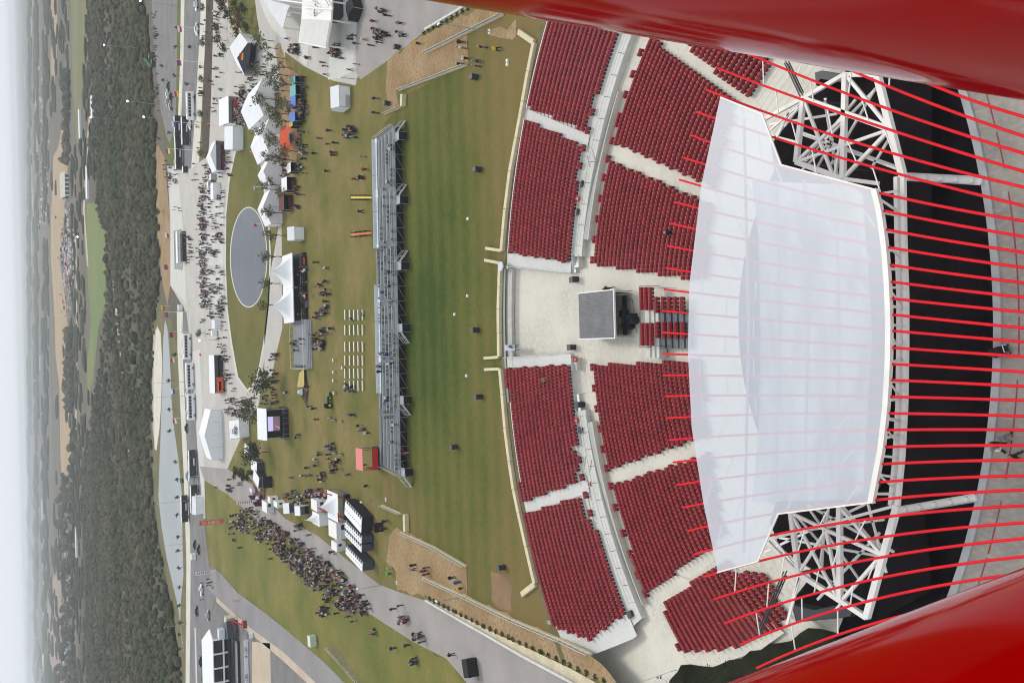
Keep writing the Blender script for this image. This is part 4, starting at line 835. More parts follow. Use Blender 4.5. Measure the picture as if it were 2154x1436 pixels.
# ---- tents
def gable(name, label, bx, by, wpx, D, eave, ridge, axis='front', rz=0, roof=M_white, wall=M_white, walls='fblr', group=None, cat='tent', mid=None, counter=None):
    """frame tent: bx,by photo pixel of the middle of its near edge on the ground; axis front = gable end towards viewer"""
    W = wpx*mpp(bx); g = G(bx, by); c = np.array([g[0], g[1], 0])+np.array([-math.sin(rz), math.cos(rz), 0])*D/2
    t = thing(name, label, cat, c, rz, group); w2, d2 = W/2, D/2; th = .06
    def slope(pts, nm='roof'):
        P = [Vector(p) for p in pts]; n_ = (P[1]-P[0]).cross(P[2]-P[0]).normalized()
        if n_.z < 0: n_ = -n_
        k = len(P); MB().add(P+[p+n_*th for p in P], [tuple(range(k)), tuple(range(k, 2*k))[::-1]]+[(i, (i+1) % k, k+(i+1) % k, k+i) for i in range(k)]).build(nm, roof, t)
    if axis == 'front':
        slope([(-w2, -d2, eave), (0, -d2, ridge), (0, d2, ridge), (-w2, d2, eave)]); slope([(w2, -d2, eave), (w2, d2, eave), (0, d2, ridge), (0, -d2, ridge)])
        tri = lambda y: [(-w2+.05, y, eave), (w2-.05, y, eave), (0, y, ridge-.05)]
        for y in (-d2+.08, d2-.08): MB().add(tri(y)+[(p[0], p[1]+.04, p[2]) for p in tri(y)], [(0, 1, 2), (5, 4, 3), (0, 3, 4, 1), (1, 4, 5, 2), (2, 5, 3, 0)]).build('gable_panel', mid or wall, t)
    elif axis == 'side':
        slope([(-w2, -d2, eave), (w2, -d2, eave), (w2, 0, ridge), (-w2, 0, ridge)]); slope([(-w2, 0, ridge), (w2, 0, ridge), (w2, d2, eave), (-w2, d2, eave)])
        for x in (-w2+.06, w2-.06): MB().add([(x, -d2, eave), (x, d2, eave), (x, 0, ridge-.05), (x+.04, -d2, eave), (x+.04, d2, eave), (x+.04, 0, ridge-.05)], [(0, 1, 2), (5, 4, 3), (0, 3, 4, 1), (1, 4, 5, 2), (2, 5, 3, 0)]).build('gable_panel', mid or wall, t)
    elif axis == 'hip':
        for q in range(4):
            cs = [(-w2, -d2), (w2, -d2), (w2, d2), (-w2, d2)]; a_, b2 = cs[q], cs[(q+1) % 4]
            K = 7; prof = [(s, eave+(ridge-eave)*(s**2.2)) for s in np.linspace(0, 1, K)]; mb = MB()
            for s, z in prof: mb.v += [(a_[0]*(1-s), a_[1]*(1-s), z), (b2[0]*(1-s), b2[1]*(1-s), z)]
            mb.f = [(2*i, 2*i+1, 2*i+3, 2*i+2) for i in range(K-1)]; mb.m = [0]*(K-1); mb.build('roof', roof, t)
        MB().cyl((0, 0, ridge-.05), .08, .4, 6).build('finial', M_paint, t)
    else:       # flat, sloping back
        slope([(-w2, -d2, eave), (w2, -d2, eave), (w2, d2, ridge), (-w2, d2, ridge)])
    for s, ch in ((-1, 'f'), (1, 'b')):
        if ch in walls: MB().box((0, s*(d2-.1), eave/2), (W-.2, .05, eave)).build('wall_panel', wall, t)
    for s, ch in ((-1, 'l'), (1, 'r')):
        if ch in walls: MB().box((s*(w2-.1), 0, eave/2), (.05, D-.2, eave)).build('wall_panel', wall, t)
    for a_ in (-w2+.06, w2-.06):
        for b2 in (-d2+.06, d2-.06): MB().beam((a_, b2, 0), (a_, b2, eave), .1).build('leg', M_steel, t)
    if 'f' in walls and W > 6:
        for k in range(1, int(W/4)): MB().box((-w2+W*k/int(W/4), -d2+.05, eave/2), (.07, .06, eave)).build('seam', M_steel, t)
    if 'f' not in walls: MB().box((0, d2*.3, .05), (W-.4, D*.6, .1)).build('floor', M_dark, t)
    if counter: MB().box((0, -d2+.35, .55), (W*.85, .5, 1.1)).build('counter', counter, t)
    return t, W
gable('marquee', 'largest white gable marquee of the row, nearest the big plaza roof', 578, 206, 76, 19, 3.3, 5.6)
gable('marquee', 'white gable marquee second in row beside the oval lawn', 591, 290, 74, 15, 3.2, 5.2)
gable('marquee', 'white gable marquee third in row beside the oval lawn', 593, 363, 56, 7, 3.2, 5.2); gable('marquee', 'white gable marquee at end of row nearest the basin', 594, 436, 70, 7, 3.3, 5.4)
gable('marquee', 'huge white gable marquee between road and left end of plaza', 468, 913, 106, 12, 4.0, 6.5)
gable('hospitality_tent', 'white tent with open red decked terrace beyond lower tip of oval lawn', 524, 900, 38, 12, 3.2, 5.2, 'side', .12)
gable('hospitality_tent', 'long white tent with orange truck before it left of oval', 470, 786, 80, 10, 3.2, 4.2, 'side', 0, walls='blr', counter=M_dark)
gable('frame_tent', 'white cube tent at the right tip of the oval lawn', 512, 292, 46, 9, 3.4, 5.2, 'side', -.15)
gable('frame_tent', 'white gable tent with open dark front beside the planting bed', 474, 328, 60, 8, 3.2, 5.2, 'front', -.05, walls='blr', counter=M_maroon)
gable('frame_tent', 'white flat tent with red counter facing the crowd', 500, 232, 54, 9, 3.0, 4.4, 'flat', -.08, walls='blr', counter=M_redfab)
t, W = gable('stage_tent', 'angled white tent with dark gable and red yellow emblem', 543, 128, 66, 12, 3.6, 6.4, 'front', -.55, walls='blr', mid=M_navy)
e = MB().box((.6, -6.05, 4.9), (2.2, .06, .5)).build('emblem', M_yel, t); MB().add([(-.6, -6.1, 5.1), (1.9, -6.1, 5.1), (1.5, -6.1, 5.9), (.3, -6.1, 5.7)], [(0, 1, 2, 3)]).build('emblem', M_redfab, t)
t, W = gable('kiosk_tent', 'white kiosk tent with striped fence wall on open grass', 737, 204, 44, 5, 2.6, 3.8, 'side')
for k in range(12): MB().box((-W/2+.3+k*.22, -2.6, .6), (.07, .05, 1.2)).build('slat', M_steel, t)
MB().box((.3, 4.0, .9), (2.0, 2.0, 1.8)).build('store_box', M_white, t)
gable('kiosk_tent', 'small white gable tent between trees beside double peaked marquee', 640, 491, 28, 4.5, 2.6, 3.9, 'side')
gable('popup_tent', 'white popup by the walkway near dark coaches', 428, 1062, 38, 5, 3, 4.2, 'side'); gable('popup_tent', 'small white popup tent between hedge and oval lawn', 466, 682, 18, 4, 2.4, 3.2, 'side'); gable('popup_tent', 'tall narrow white booth on crowded plaza', 464, 402, 34, 3, 2.6, 3.0, 'flat')
for lab, bx, by, wp, m_, ax in (('teal popup tent, first of food row by paving', 640, 168, 14, M_teal, 'hip'), ('green teal food tent second in the food row', 641, 190, 22, M_teal, 'flat'), ('blue and yellow food tent in the food row', 641, 213, 24, M_blue, 'flat'), ('grey blue food tent beside orange star tent', 640, 246, 20, M_blue, 'flat'), ('small yellow umbrella tent next to orange star tent', 634, 262, 8, M_yel, 'hip'), ('white dark food truck awning in the food row', 630, 352, 20, M_white, 'hip'), ('white food truck with red counter in food row', 622, 387, 28, M_white, 'flat'), ('dark red food stall at end of food row', 616, 426, 32, M_maroon, 'flat')):
    gable('food_stall', lab, bx, by, wp, 3.2, 2.4, 3.0 if ax == 'flat' else 3.6, ax, roof=m_, wall=M_black, walls='blr', counter=M_maroon if 'red' in lab else M_dark, cat='stall', group='food stalls beside the trees')
g = G(628, 292); t = thing('star_tent', 'bright orange pointed star tent in the food row', 'tent', (g[0], g[1]+2, 0))
K = 10; R0 = 4.4; pts = [((R0*1.25 if k % 2 == 0 else R0*.62)*math.sin(2*PI*k/K), (R0*.9 if k % 2 == 0 else R0*.5)*math.cos(2*PI*k/K), 2.2 if k % 2 == 0 else 2.9) for k in range(K)]
MB().add(pts+[(-1.6, 0, 4.6), (1.6, 0, 4.6)], [(k, (k+1) % K, 11 if pts[k][0] >= -.01 and pts[(k+1) % K][0] >= -.01 else 10) for k in range(K)]+[(0, 11, 10), (5, 10, 11)]).build('canopy', M_orange, t)
for s in (-1.6, 1.6): MB().cyl((s, 0, 0), .07, 4.9, 6).build('pole', M_steel, t)
gable('white_tipi', 'white pointed tent behind the orange star tent', 618, 285, 22, 4, 2.2, 4.6, 'hip', walls='b')
# double peaked marquee with terrace
g0, g1 = G(640, 532), G(640, 678); Wt = abs(g0[0]-g1[0]); cx = (g0[0]+g1[0])/2
for k, lab in ((1, 'white peaked marquee half nearer the small gable tent'), (-1, 'white peaked marquee half beside the open terrace')):
    t = thing('peaked_marquee', lab, 'tent', (cx+k*Wt/4, g0[1]+5, 0), 0, 'twin peaked marquee'); w2, d2 = Wt/4-.02, 5.0
    for q in range(4):
        cs = [(-w2, -d2), (w2, -d2), (w2, d2), (-w2, d2)]; a_, b2 = cs[q], cs[(q+1) % 4]; mb = MB(); KK = 9
        for s in np.linspace(0, 1, KK):
            z = 3.3+4.4*s**1.9
            for u in np.linspace(0, 1, 5): mb.v.append(((a_[0]+(b2[0]-a_[0])*u)*(1-s), (a_[1]+(b2[1]-a_[1])*u)*(1-s), z-.25*math.sin(PI*u)*(1-s)*s*3))
        mb.f = [(i*5+j, i*5+j+1, i*5+6+j, i*5+5+j) for i in range(KK-1) for j in range(4)]; mb.m = [0]*len(mb.f); mb.build('roof_panel', M_white, t, True)
    MB().cyl((0, 0, 7.6), .1, .5, 6).build('finial', M_paint, t); MB().box((0, -d2+.2, 3.2), (2*w2, .08, .3)).build('valance', M_white, t)
    for a_ in (-w2+.1, w2-.1):
        for b2 in (-d2+.1, d2-.1): MB().beam((a_, b2, 0), (a_, b2, 3.3), .12).build('leg', M_steel, t)
    MB().box((0, d2-.2, 1.6), (2*w2, .06, 3.2)).build('back_wall', M_white, t); MB().box((0, -.5, .5), (2*w2, 2*d2+2.8, .9)).build('deck', M_black, t)
    for u in (-.55, .45):
        MB().box((u*w2, -d2-1.95, .75), (w2*.7, .05, .7)).build('rail_panel', M_dark, t); MB().beam((u*w2-w2*.35, -d2-1.95, 1.75), (u*w2+w2*.35, -d2-1.95, 1.75), .06).build('rail', M_steel, t)
        for v in np.linspace(-.33, .33, 6): MB().beam((u*w2+v*w2, -d2-1.95, .9), (u*w2+v*w2, -d2-1.95, 1.75), .05).build('post', M_steel, t)
    MB().box((.5*w2, -d2-2.0, .7), (w2*.4, .04, .45)).build('poster', M_orange, t)
    for j in range(4): MB().box((-.0+.02*w2, -d2-2.1-.3*j, .4-.1*j), (w2*.4, .3, .8-.2*j)).build('step', M_deck, t)
a_, b2 = G(608, 700), G(655, 765); tc = thing('terrace', 'raised grey terrace with railings beside the peaked marquee', 'terrace', ((G(640, 724))[0], g0[1]+2.5, 0)); tw = 13.0
MB().box((0, 0, .55), (tw, 13, 1.1)).build('deck', mat('terrace carpet', (.2, .215, .23), .8, (.17, .18, .195), .3), tc)
for s, zz in ((0, 1.0), (1, .7), (2, .4)): MB().box((0, -6.7-.5*s, zz/2), (tw, .5, zz)).build('step', M_steel, tc)
for y in (-6.2, 6.4):
    MB().beam((-tw/2, y, 2.1), (tw/2, y, 2.1), .07).build('rail', M_paint, tc)
    for k in range(9): MB().beam((-tw/2+tw*k/8, y, 1.1), (-tw/2+tw*k/8, y, 2.1), .06).build('post', M_paint, tc)
MB().beam((-tw/2, -6.2, 2.1), (-tw/2, 6.4, 2.1), .07).build('rail', M_paint, tc)
for k in range(9):
    o = link('folding_chair', chair_me); o.location = (tc.location.x-tw/2+.7, tc.location.y-5+1.2*k, 1.1); o.rotation_euler = (0, 0, PI/2); tag(o, f'black chair on terrace end, {ordinal(k)} from the steps', 'chair', 'chairs on the terrace')
# video screen tower
g = G(608, 890); t = thing('video_screen', 'video screen showing a race track in black scaffold with white roof', 'screen', (g[0], g[1]+3.2, 0)); sw = 66*mpp(600)
MB().add([(-sw/2, -3, 6.2), (sw/2, -3, 6.2), (sw/2, 3, 7.4), (-sw/2, 3, 7.4), (-sw/2, -3, 6.35), (sw/2, -3, 6.35), (sw/2, 3, 7.55), (-sw/2, 3, 7.55)], [(3, 2, 1, 0), (4, 5, 6, 7), (0, 1, 5, 4), (1, 2, 6, 5), (2, 3, 7, 6), (3, 0, 4, 7)]).build('roof', M_white, t)
for a in (-sw/2+.3, sw/2-.3):
    for b_ in (-3, 2.8): MB().beam((a, b_, 0), (a, b_, 6.4), .2).build('post', M_steel, t)
MB().box((0, .6, 3.4), (sw-.8, .1, 5.6)).build('back_drape', M_black, t); MB().box((0, 0, .6), (sw, 5.6, 1.2)).build('stage_deck', M_black, t)
for s in (-1, 1): MB().box((s*sw*.33, -.9, 3.5), (sw*.2, .6, 4.4)).build('speaker_wing', M_black, t)
sc_ = MB().box((0, -.5, 3.7), (4.9, .2, 3.9)).build('screen_cabinet', M_dark, t)
def emis(name, c, s=1.0):
    m = bpy.data.materials.new(name); m.use_nodes = True; b = m.node_tree.nodes['Principled BSDF']; b.inputs['Base Color'].default_value = (.02, .02, .02, 1); b.inputs['Emission Color'].default_value = (*c, 1); b.inputs['Emission Strength'].default_value = s; MATS[name] = m; return m
MB().add([(-2.2, -.63, 2.0), (2.2, -.63, 2.0), (2.2, -.63, 3.9), (-2.2, -.63, 3.9)], [(0, 1, 2, 3)]).build('picture', emis('screen tarmac', (.16, .11, .14)), sc_)
MB().add([(-2.2, -.63, 3.9), (2.2, -.63, 3.9), (2.2, -.63, 5.4), (-2.2, -.63, 5.4)], [(0, 1, 2, 3)]).build('picture', emis('screen sky', (.55, .5, .8)), sc_)
MB().add([(-1.6, -.65, 2.1), (-1.0, -.65, 2.1), (-.5, -.65, 3.6), (-.6, -.65, 3.6)], [(0, 1, 2, 3)]).build('picture', emis('screen kerb', (.6, .2, .3)), sc_)
MB().box((-sw*.1, 3.4, 1.0), (2.6, 1.6, 2.0)).build('generator_box', M_white, t)
for a in np.linspace(-sw/2, sw/2, 7): MB().beam((a, -2.9, 0), (a, -2.9, 1.6), .06).build('barrier_post', M_steel, t)
MB().beam((-sw/2, -2.9, 1.6), (sw/2, -2.9, 1.6), .06).build('barrier_rail', M_steel, t)
# tents, cabins and trailers in the lower cluster
t, W = gable('peaked_pavilion', 'white swooping pavilion tent with red masts', 737, 1066, 60, 8, 3.0, 6.0, 'hip', walls='')
for s, (a, b_) in enumerate((((-W*.45, -3.5, .5), (-W*.1, 3.5, 5.6)), ((W*.3, -4, .4), (W*.5, 4, 6.0)), ((-W*.45, -4.2, 3.0), (-W*.15, -4.2, 3.1)))): MB().beam(a, b_, .22).build('mast', M_redfab, t)
MB().box((0, -3.3, .6), (W*.9, 1.2, 1.2)).build('bar_counter', M_black, t)
gable('peaked_pavilion', 'small white peaked tent left of swooping pavilion', 695, 1092, 26, 6, 2.8, 5.4, 'hip'); gable('popup_tent', 'white popup with purple rim in busy lower cluster', 628, 1066, 22, 5, 2.6, 3.6, 'side', .15, walls='blr', counter=M_white); gable('popup_tent', 'white low tent beside square cabin in lower cluster', 652, 1072, 20, 5, 2.6, 3.4, 'side', .1, walls='blr')
def cabin(label, bx, by, wpx, D, h, m_=M_white, rz=0, door=True, name='site_cabin', cat='cabin', roofm=None):
    g = G(bx, by); W = wpx*mpp(bx); t = thing(name, label, cat, (g[0], g[1]+D/2, 0), rz); MB().box((0, 0, h/2+.15), (W, D, h)).build('wall', m_, t); MB().box((0, 0, h+.2), (W+.12, D+.12, .1)).build('roof', roofm or M_paint, t)
    if door: MB().box((-W*.28, -D/2-.02, 1.15), (.85, .06, 2.0)).build('door', M_ban, t); MB().box((W*.22, -D/2-.02, 1.6), (W*.3, .06, .8)).build('window', M_glass, t)
    for s in (-1, 1): MB().box((s*W*.38, 0, .08), (.3, D*.8, .16)).build('skid', M_dark, t)
    return t
cabin('large white cabin beside swooping pavilion', 735, 1114, 34, 6, 2.9); cabin('small white cabin nearer the path in lower cluster', 729, 1148, 18, 4, 2.2); cabin('cream cabin near the maroon stand', 587, 1050, 12, 3, 2.4); cabin('square white cabin with windows between the tents', 690, 1062, 22, 5, 2.6); cabin('grey roofed low hut on the path near crowd', 578, 1066, 22, 6, 2.2, M_ban); cabin('white cabin at the head of the lower cluster', 602, 1060, 12, 4, 2.4)
for k, (bx, by, wp, lab) in enumerate(((788, 1090, 34, 'black walled trailer with white ribbed roof nearest the pavilion'), (788, 1124, 16, 'grey walled trailer with white ribbed roof, upper of a pair'), (788, 1142, 15, 'grey walled trailer with white ribbed roof, lower of a pair'), (790, 1180, 20, 'grey walled trailer with white ribbed roof farthest left'))):
    g = G(bx, by); W = wp*mpp(bx); t = thing('restroom_trailer', lab, 'trailer', (g[0], g[1]+6, 0), -.22 if k == 0 else -.16, 'trailers by the earth ramp'); MB().box((0, 0, 1.55), (W, 11, 2.4)).build('wall', M_black if k == 0 else M_navy, t)
    MB().box((0, 0, 2.83), (W+.1, 11.1, .16)).build('roof', M_white, t)
    for j in range(9): MB().box((W/2-.1, -5+j*1.25, 2.98), (.5, .5, .16)).build('vent', M_navy, t); MB().box((-W*.1, -5+j*1.25, 2.96), (.16, .16, .12)).build('vent', M_dark, t)
    for s in (-1, 1):
        for b_ in (-.6, .6): MB().tube([(s*W/2*.8, b_, .4), (s*W/2*.98, b_, .4)], .4, 12).build('wheel', M_tyre, t)
P = [G(*p) for p in ((773, 1078), (772, 1118), (789, 1116), (790, 1072))]
wall_run('screen_fence', 'black screen fence standing round the nearest trailer', [(786, 1100), (788, 1120)], .1, 2.0, M_black, cat='fence')
for k, (px, py, lab) in enumerate(((541, 950, 'black and white booth under the dark tree'), (556, 981, 'low white roofed navy booth on grass'), (560, 1014, 'slanted white roofed booth beside maroon stand'))):
    gable('sales_booth', lab, px, py, (22, 22, 26)[k], 5, 2.3, 2.9, 'flat', (-.2, -.1, -.5)[k], wall=M_navy, walls='fblr', cat='booth')
cabin('black box screen standing near the maroon stand', 573, 1013, 24, 1.0, 2.6, M_black, 0, False, 'black_screen', 'screen', M_black)
g = G(557, 1036); t = thing('maroon_stand', 'maroon floored display stand with silver machines and slanted wall', 'stand', (g[0], g[1]+7, 0), -.2); MB().box((0, 0, .15), (8.5, 15, .3)).build('floor', M_maroon, t); MB().box((3.6, -2, 1.3), (.3, 13, 2.4)).build('side_wall', M_tan, t); MB().box((-3.9, 1, 1.2), (.2, 10, 2)).build('side_wall', M_maroon, t)
for k in range(9): MB().blob((random.uniform(-3, 3), random.uniform(-6, 6), .9), (random.uniform(.5, 1), random.uniform(.5, 1), .6), 0).build('display_machine', (M_steel, M_white, M_dark)[k % 3], t)
for k in range(3): MB().box((random.uniform(-3, 0), 4+k, 1.1), (1.2, .9, 1.2)).build('crate', M_white, t)
# banner signs with lettering
def vbanner(label, top, base, m_, txt, wd, bars=None, letters=M_paint):
    g = G(*base); hh = 1.0
    lo, hi = .5, 40
    for _ in range(40):
        mid = (lo+hi)/2
        if PR((g[0], g[1], mid))[0] > top[0]: lo = mid
        else: hi = mid
    hh = hi; t = thing('banner_flag', label, 'banner', g); MB().cyl((wd/2+.08, 0, 0), .06, hh, 6).build('pole', M_steel, t); f_ = MB().box((0, 0, hh*.5+.4), (wd, .05, hh-.9)).build('fabric', m_, t)
    if txt:
        me = text_mesh(txt, wd*.95); me.materials.append(letters); o = link('lettering', me, f_); o.rotation_euler = (PI/2, -PI/2, 0); o.rotation_mode = 'XYZ'; o.matrix_local = Matrix.Translation((0, -.05, hh*.5+.6)) @ Matrix.Rotation(PI/2, 4, 'X') @ Matrix.Rotation(PI/2, 4, 'Z')
    if bars:
        for z in np.linspace(hh*.35, hh*.9, 7): MB().box((0, -.04, z), (wd*.6, .03, hh*.045)).build('mark', bars, f_)
vbanner('tall orange turn banner beside the walkway', (419, 1102), (476, 1094), mat('orange banner', (.62, .13, .06), .7), 'TURN 12', 1.7)
vbanner('tall white banner with purple marks at path corner', (411, 1204), (455, 1200), M_white, None, 1.4, mat('purple print', (.35, .12, .3), .7)); vbanner('white banner with red marks beside maroon stand', (497, 1060), (546, 1053), M_white, None, 1.0, M_redfab)
# benches
bm_ = MB(); bm_.box((0, 0, .44), (2.3, .42, .08))
bme = bm_.mesh('bench_plank', M_paint); lg = MB(); lg.box((0, 0, .2), (.08, .36, .4)); lgm = lg.mesh('leg', M_steel)
for ci, yc in enumerate((662, 694, 729, 758, 785, 811)):
    for bi, px in enumerate((729, 739, 748, 757, 766)):
        g = G(px, yc); t = thing('bench', f'white bench, {ordinal(bi)} of its set, {ordinal(ci)} set from the marquee', 'bench', g, 0, 'white benches set in rows'); link('plank', bme, t)
        for s in (-.9, .9): link('leg', lgm, t).location = (s, 0, 0)
# queue posts, yellow slides, tractor, wreck display
for k, (px, py) in enumerate(((697, 878), (706, 882), (721, 886), (697, 945), (708, 951), (721, 955))):
    g = G(px, py); t = thing('queue_sign', 'small black and white queue sign, ' + ('nearer the screen, ' if k < 3 else 'nearer the lower tents, ') + ('far one', 'middle one', 'near one')[k % 3], 'sign', g); MB().box((0, 0, .8), (.12, .9, 1.6)).build('board', M_black, t); MB().box((0, -.46, 1.0), (.14, .03, 1.0)).build('stripe', M_white, t); MB().box((0, 0, .04), (.6, .9, .08)).build('foot', M_dark, t)
for k, (ya, lab) in enumerate(((416, 'yellow and orange slide rail with black posts near right bleacher half'), (490, 'orange slide rail with black posts nearest the kiosk tent row'))):
    A, B = G(750, ya+(4 if k else 0)), G(786, ya); t = thing('play_rail', lab, 'rail', A); D_ = B-A; MB().beam((0, 0, 1.2), (D_[0], D_[1], .4), .3, .15).build('beam', M_yel if k == 0 else M_orange, t)
    for s in (0, .3, .55, .8): p = D_*s; MB().beam((p[0]-.5, p[1], 0), (p[0]-.5, p[1], 1.5), .15).build('post', M_black, t); MB().beam((p[0]+.5, p[1], 0), (p[0]+.5, p[1], 1.5), .15).build('post', M_black, t)
g = G(697, 844); t = thing('tractor', 'small green tractor with yellow wheels on the grass', 'tractor', g, .1); M_jd = mat('green tractor paint', (.015, .09, .02), .4)
MB().box((0, 0, .85), (2.0, .8, .6)).build('hood', M_jd, t); MB().box((-1.0, 0, 1.5), (.9, 1.1, 1.0)).build('cab', M_glass, t); MB().box((-1.0, 0, 2.05), (1.1, 1.2, .12)).build('cab_roof', M_jd, t)
for a, b_, r in ((-1.0, -.75, .75), (-1.0, .75, .75), (.8, -.6, .5), (.8, .6, .5)): w_ = MB().tube([(a, b_-.17, r), (a, b_+.17, r)], r, 14).build('wheel', M_tyre, t); MB().tube([(a, b_-.19, r), (a, b_+.19, r)], r*.45, 10).build('rim', M_yel, w_)
MB().box((1.8, 0, .5), (.8, 1.6, .5)).build('loader_bucket', M_jd, t)
g = G(648, 816); t = thing('wing_display', 'yellow and brown winged display lying on the grass', 'display', (g[0], g[1]+2, 0), .15)
MB().add([(-5, 0, .1), (-1, -2.2, .2), (5, -1, .1), (4, 1, .6), (0, 2.2, 1.8), (-2, 1.2, 1.2)], [(0, 1, 5), (1, 2, 3, 4), (1, 4, 5), (0, 5, 4, 3, 2, 1)]).build('body', mat('camouflage brown', (.22, .15, .1), .8, (.1, .07, .06), 1.0), t); MB().add([(0, -1.6, .9), (5.2, -1.2, .5), (4.2, 1.2, 1.2), (.5, 1.5, 2.0)], [(0, 1, 2, 3)]).build('wing', mat('mustard', (.45, .36, .1), .7), t); MB().cyl((-1, 0, 1.2), .9, 1.0, 10, 0, .5).build('nose', M_ban, t)
# parasol discs on the grass
for k, (px, py) in enumerate(((706, 757), (706, 782), (706, 800), (707, 826), (725, 773))):
    g = G(px, py); t = thing('table', f'small round pale table, {ordinal(k)} from the benches', 'table', g, 0, 'round tables on the grass'); MB().cyl((0, 0, .72), .42, .04, 16).build('top', mat('lilac top', (.6, .55, .66), .6), t); MB().cyl((0, 0, 0), .04, .72, 6).build('stem', M_steel, t); MB().cyl((0, 0, 0), .25, .03, 10).build('foot', M_dark, t)
# ---- large plaza roof structure at the top and the pit building at the bottom
def slab(name, label, poly, z, th, m_, cat, posts=True, extra=None):
    P = [G(*p, z)[:2] for p in poly]; c = np.mean(P, 0); t = thing(name, label, cat, (c[0], c[1], 0)); MB().prism([tuple(p-c) for p in P], z-th, z).build('roof', m_, t)
    if posts:
        for p in P: q = (p-c)*.9; MB().beam((q[0], q[1], 0), (q[0], q[1], z-th), .3).build('column', M_paint, t)
    return t, c, P
t, c, P = slab('plaza_roof', 'big pale flat roof over the concrete plaza with overhead beams', [(636, 0), (698, -2), (696, 42), (686, 102), (628, 90), (634, 38)], 5.5, .4, M_paint, 'roof')
MB().prism([tuple(G(*p, 5.6)[:2]-c) for p in ((634, 40), (694, 44), (685, 99), (630, 88))], 5.51, 5.62).build('roof_panel', mat('pale roof sheet', (.58, .58, .54), .7, (.53, .53, .49), .3), t)
for a, b_ in (((560, -4), (700, 16)), ((636, 16), (700, 20)), ((650, -6), (668, 14)), ((680, -6), (692, 14)), ((640, 25), (660, 27))): MB().beam(G(*a, 6.2)-[c[0], c[1], 0], G(*b_, 6.2)-[c[0], c[1], 0], .3).build('beam', M_paint, t)
MB().beam(G(662, 20, 7)-[c[0], c[1], 0], G(661, 34, 5.6)-[c[0], c[1], 0], .25).build('mast', M_steel, t)
slab('plaza_roof', 'triangular translucent grey roof left of the big flat roof', [(552, -4), (610, 12), (604, 24), (595, 62), (573, 32)], 4.5, .15, mat('frosted panel', (.5, .52, .54), .4, (.56, .57, .58), .2), 'roof')
g = G(722, 12); t = thing('ticket_box', 'dark grey box building with round red emblem', 'building', (g[0]+1, g[1]+2.5, 0)); MB().box((0, 0, 2.2), (7, 5, 4.4)).build('wall', M_dark, t); MB().box((0, 0, 4.45), (7.2, 5.2, .12)).build('roof', mat('slate roof', (.06, .065, .075), .6), t)
em = MB().tube([(-1.2, .2, 4.52), (-1.2, .2, 4.56)], 1.0, 24).build('emblem', M_redfab, t); MB().tube([(-1.2, .2, 4.56), (-1.2, .2, 4.58)], .62, 20).build('emblem_ring', M_paint, em); MB().box((-1.2, .2, 4.6), (.75, .3, .03)).build('emblem_mark', M_black, em)
gable('shade_awning', 'black low awning at the top edge of upper paving', 762, 8, 30, 4, 2.2, 2.8, 'side', .5, roof=M_black, wall=M_black)
g = G(500, 1440); t = thing('pit_building', 'long white roofed grandstand building with dark window bays', 'building', (g[0]-20, g[1], 0), 0); bx0 = G(500, 1300)[0]-t.location.x; L2 = 75
x0 = bx0-L2
def BP(px, py, z): q = G(px, py, z); return (q[0]-t.location.x, q[1]-t.location.y, z)
MB().prism([BP(424, 1345, 8)[:2], BP(440, 1322, 8)[:2], BP(447, 1345, 8)[:2], (BP(447, 1345, 8)[0]-L2, BP(447, 1345, 8)[1]), (BP(424, 1345, 8)[0]-L2, BP(424, 1345, 8)[1])], 7.7, 8.0).build('roof', M_white, t)
fy = BP(447, 1345, 8)[1]; fx = BP(447, 1345, 8)[0]
MB().box((fx-L2/2, fy+.6, 4.6), (L2, .4, 6)).build('rear_wall', M_black, t)
for k in range(14):
    xx = fx-k*5.2; MB().box((xx, fy-.6, 5.2), (.5, .7, 5.2)).build('mullion', M_white, t)
    MB().box((xx-2.6, fy-.5, 6.2), (4.6, .1, 2.3)).build('window', M_glass, t); MB().box((xx-2.6, fy-.9, 4.4), (5.2, .5, .5)).build('balcony_edge', M_white, t)
    for z in (2.2, 2.9, 3.6): MB().box((xx-2.6, fy-1.6-(3.6-z)*1.4, z-.9), (5.1, .9, .3)).build('seat_step', M_dark, t)
MB().box((fx-L2/2, fy-5.5, .9), (L2, 5, .3)).build('lower_deck', M_steel, t); MB().box((fx-L2/2, fy-7.9, .45), (L2, .2, .9)).build('deck_skirt', M_black, t)
MB().box((fx+3, fy-2, 2.0), (6, 9, 4.0), .35).build('end_stair_block', M_navy, t); MB().box((fx+2.2, fy-1.5, 5.2), (3.4, 3.2, 2)).build('stair_cabin', M_ban, t)
MB().box((fx+5, fy+2, 1.5), (3.5, 4, 3)).build('entry_box', M_warm, t)
# sponsor boards
g = G(523, 1400); x = G(522, 1345)[0]
for k in range(3):
    L = 9.2; t = thing('sponsor_board', f'long white trackside board with black red lettering, {ordinal(k)} from the red lift', 'board', (x-L*(k+.5)-.1*k, g[1], 0), 0, 'trackside boards'); f_ = MB().box((0, 0, .75), (L, .12, 1.4)).build('panel', M_white, t)
    me = text_mesh('UBS', 1.35); me.materials.append(mat('dark red print', (.25, .03, .05), .6)); o = link('lettering', me, f_); o.matrix_local = Matrix.Translation((1.0, -.09, .75)) @ Matrix.Rotation(PI/2, 4, 'X')
    for a in range(3): kk = MB().box((0, 0, 0), (1.1, .03, .12)).build('emblem_bar', M_black, f_); kk.matrix_local = Matrix.Translation((-1.1, -.08, .75)) @ Matrix.Rotation(a*PI/3, 4, 'Y')
    for s in (-.45, 0, .45): MB().beam((s*L, .25, 0), (s*L, .1, 1.4), .08).build('prop', M_steel, t)
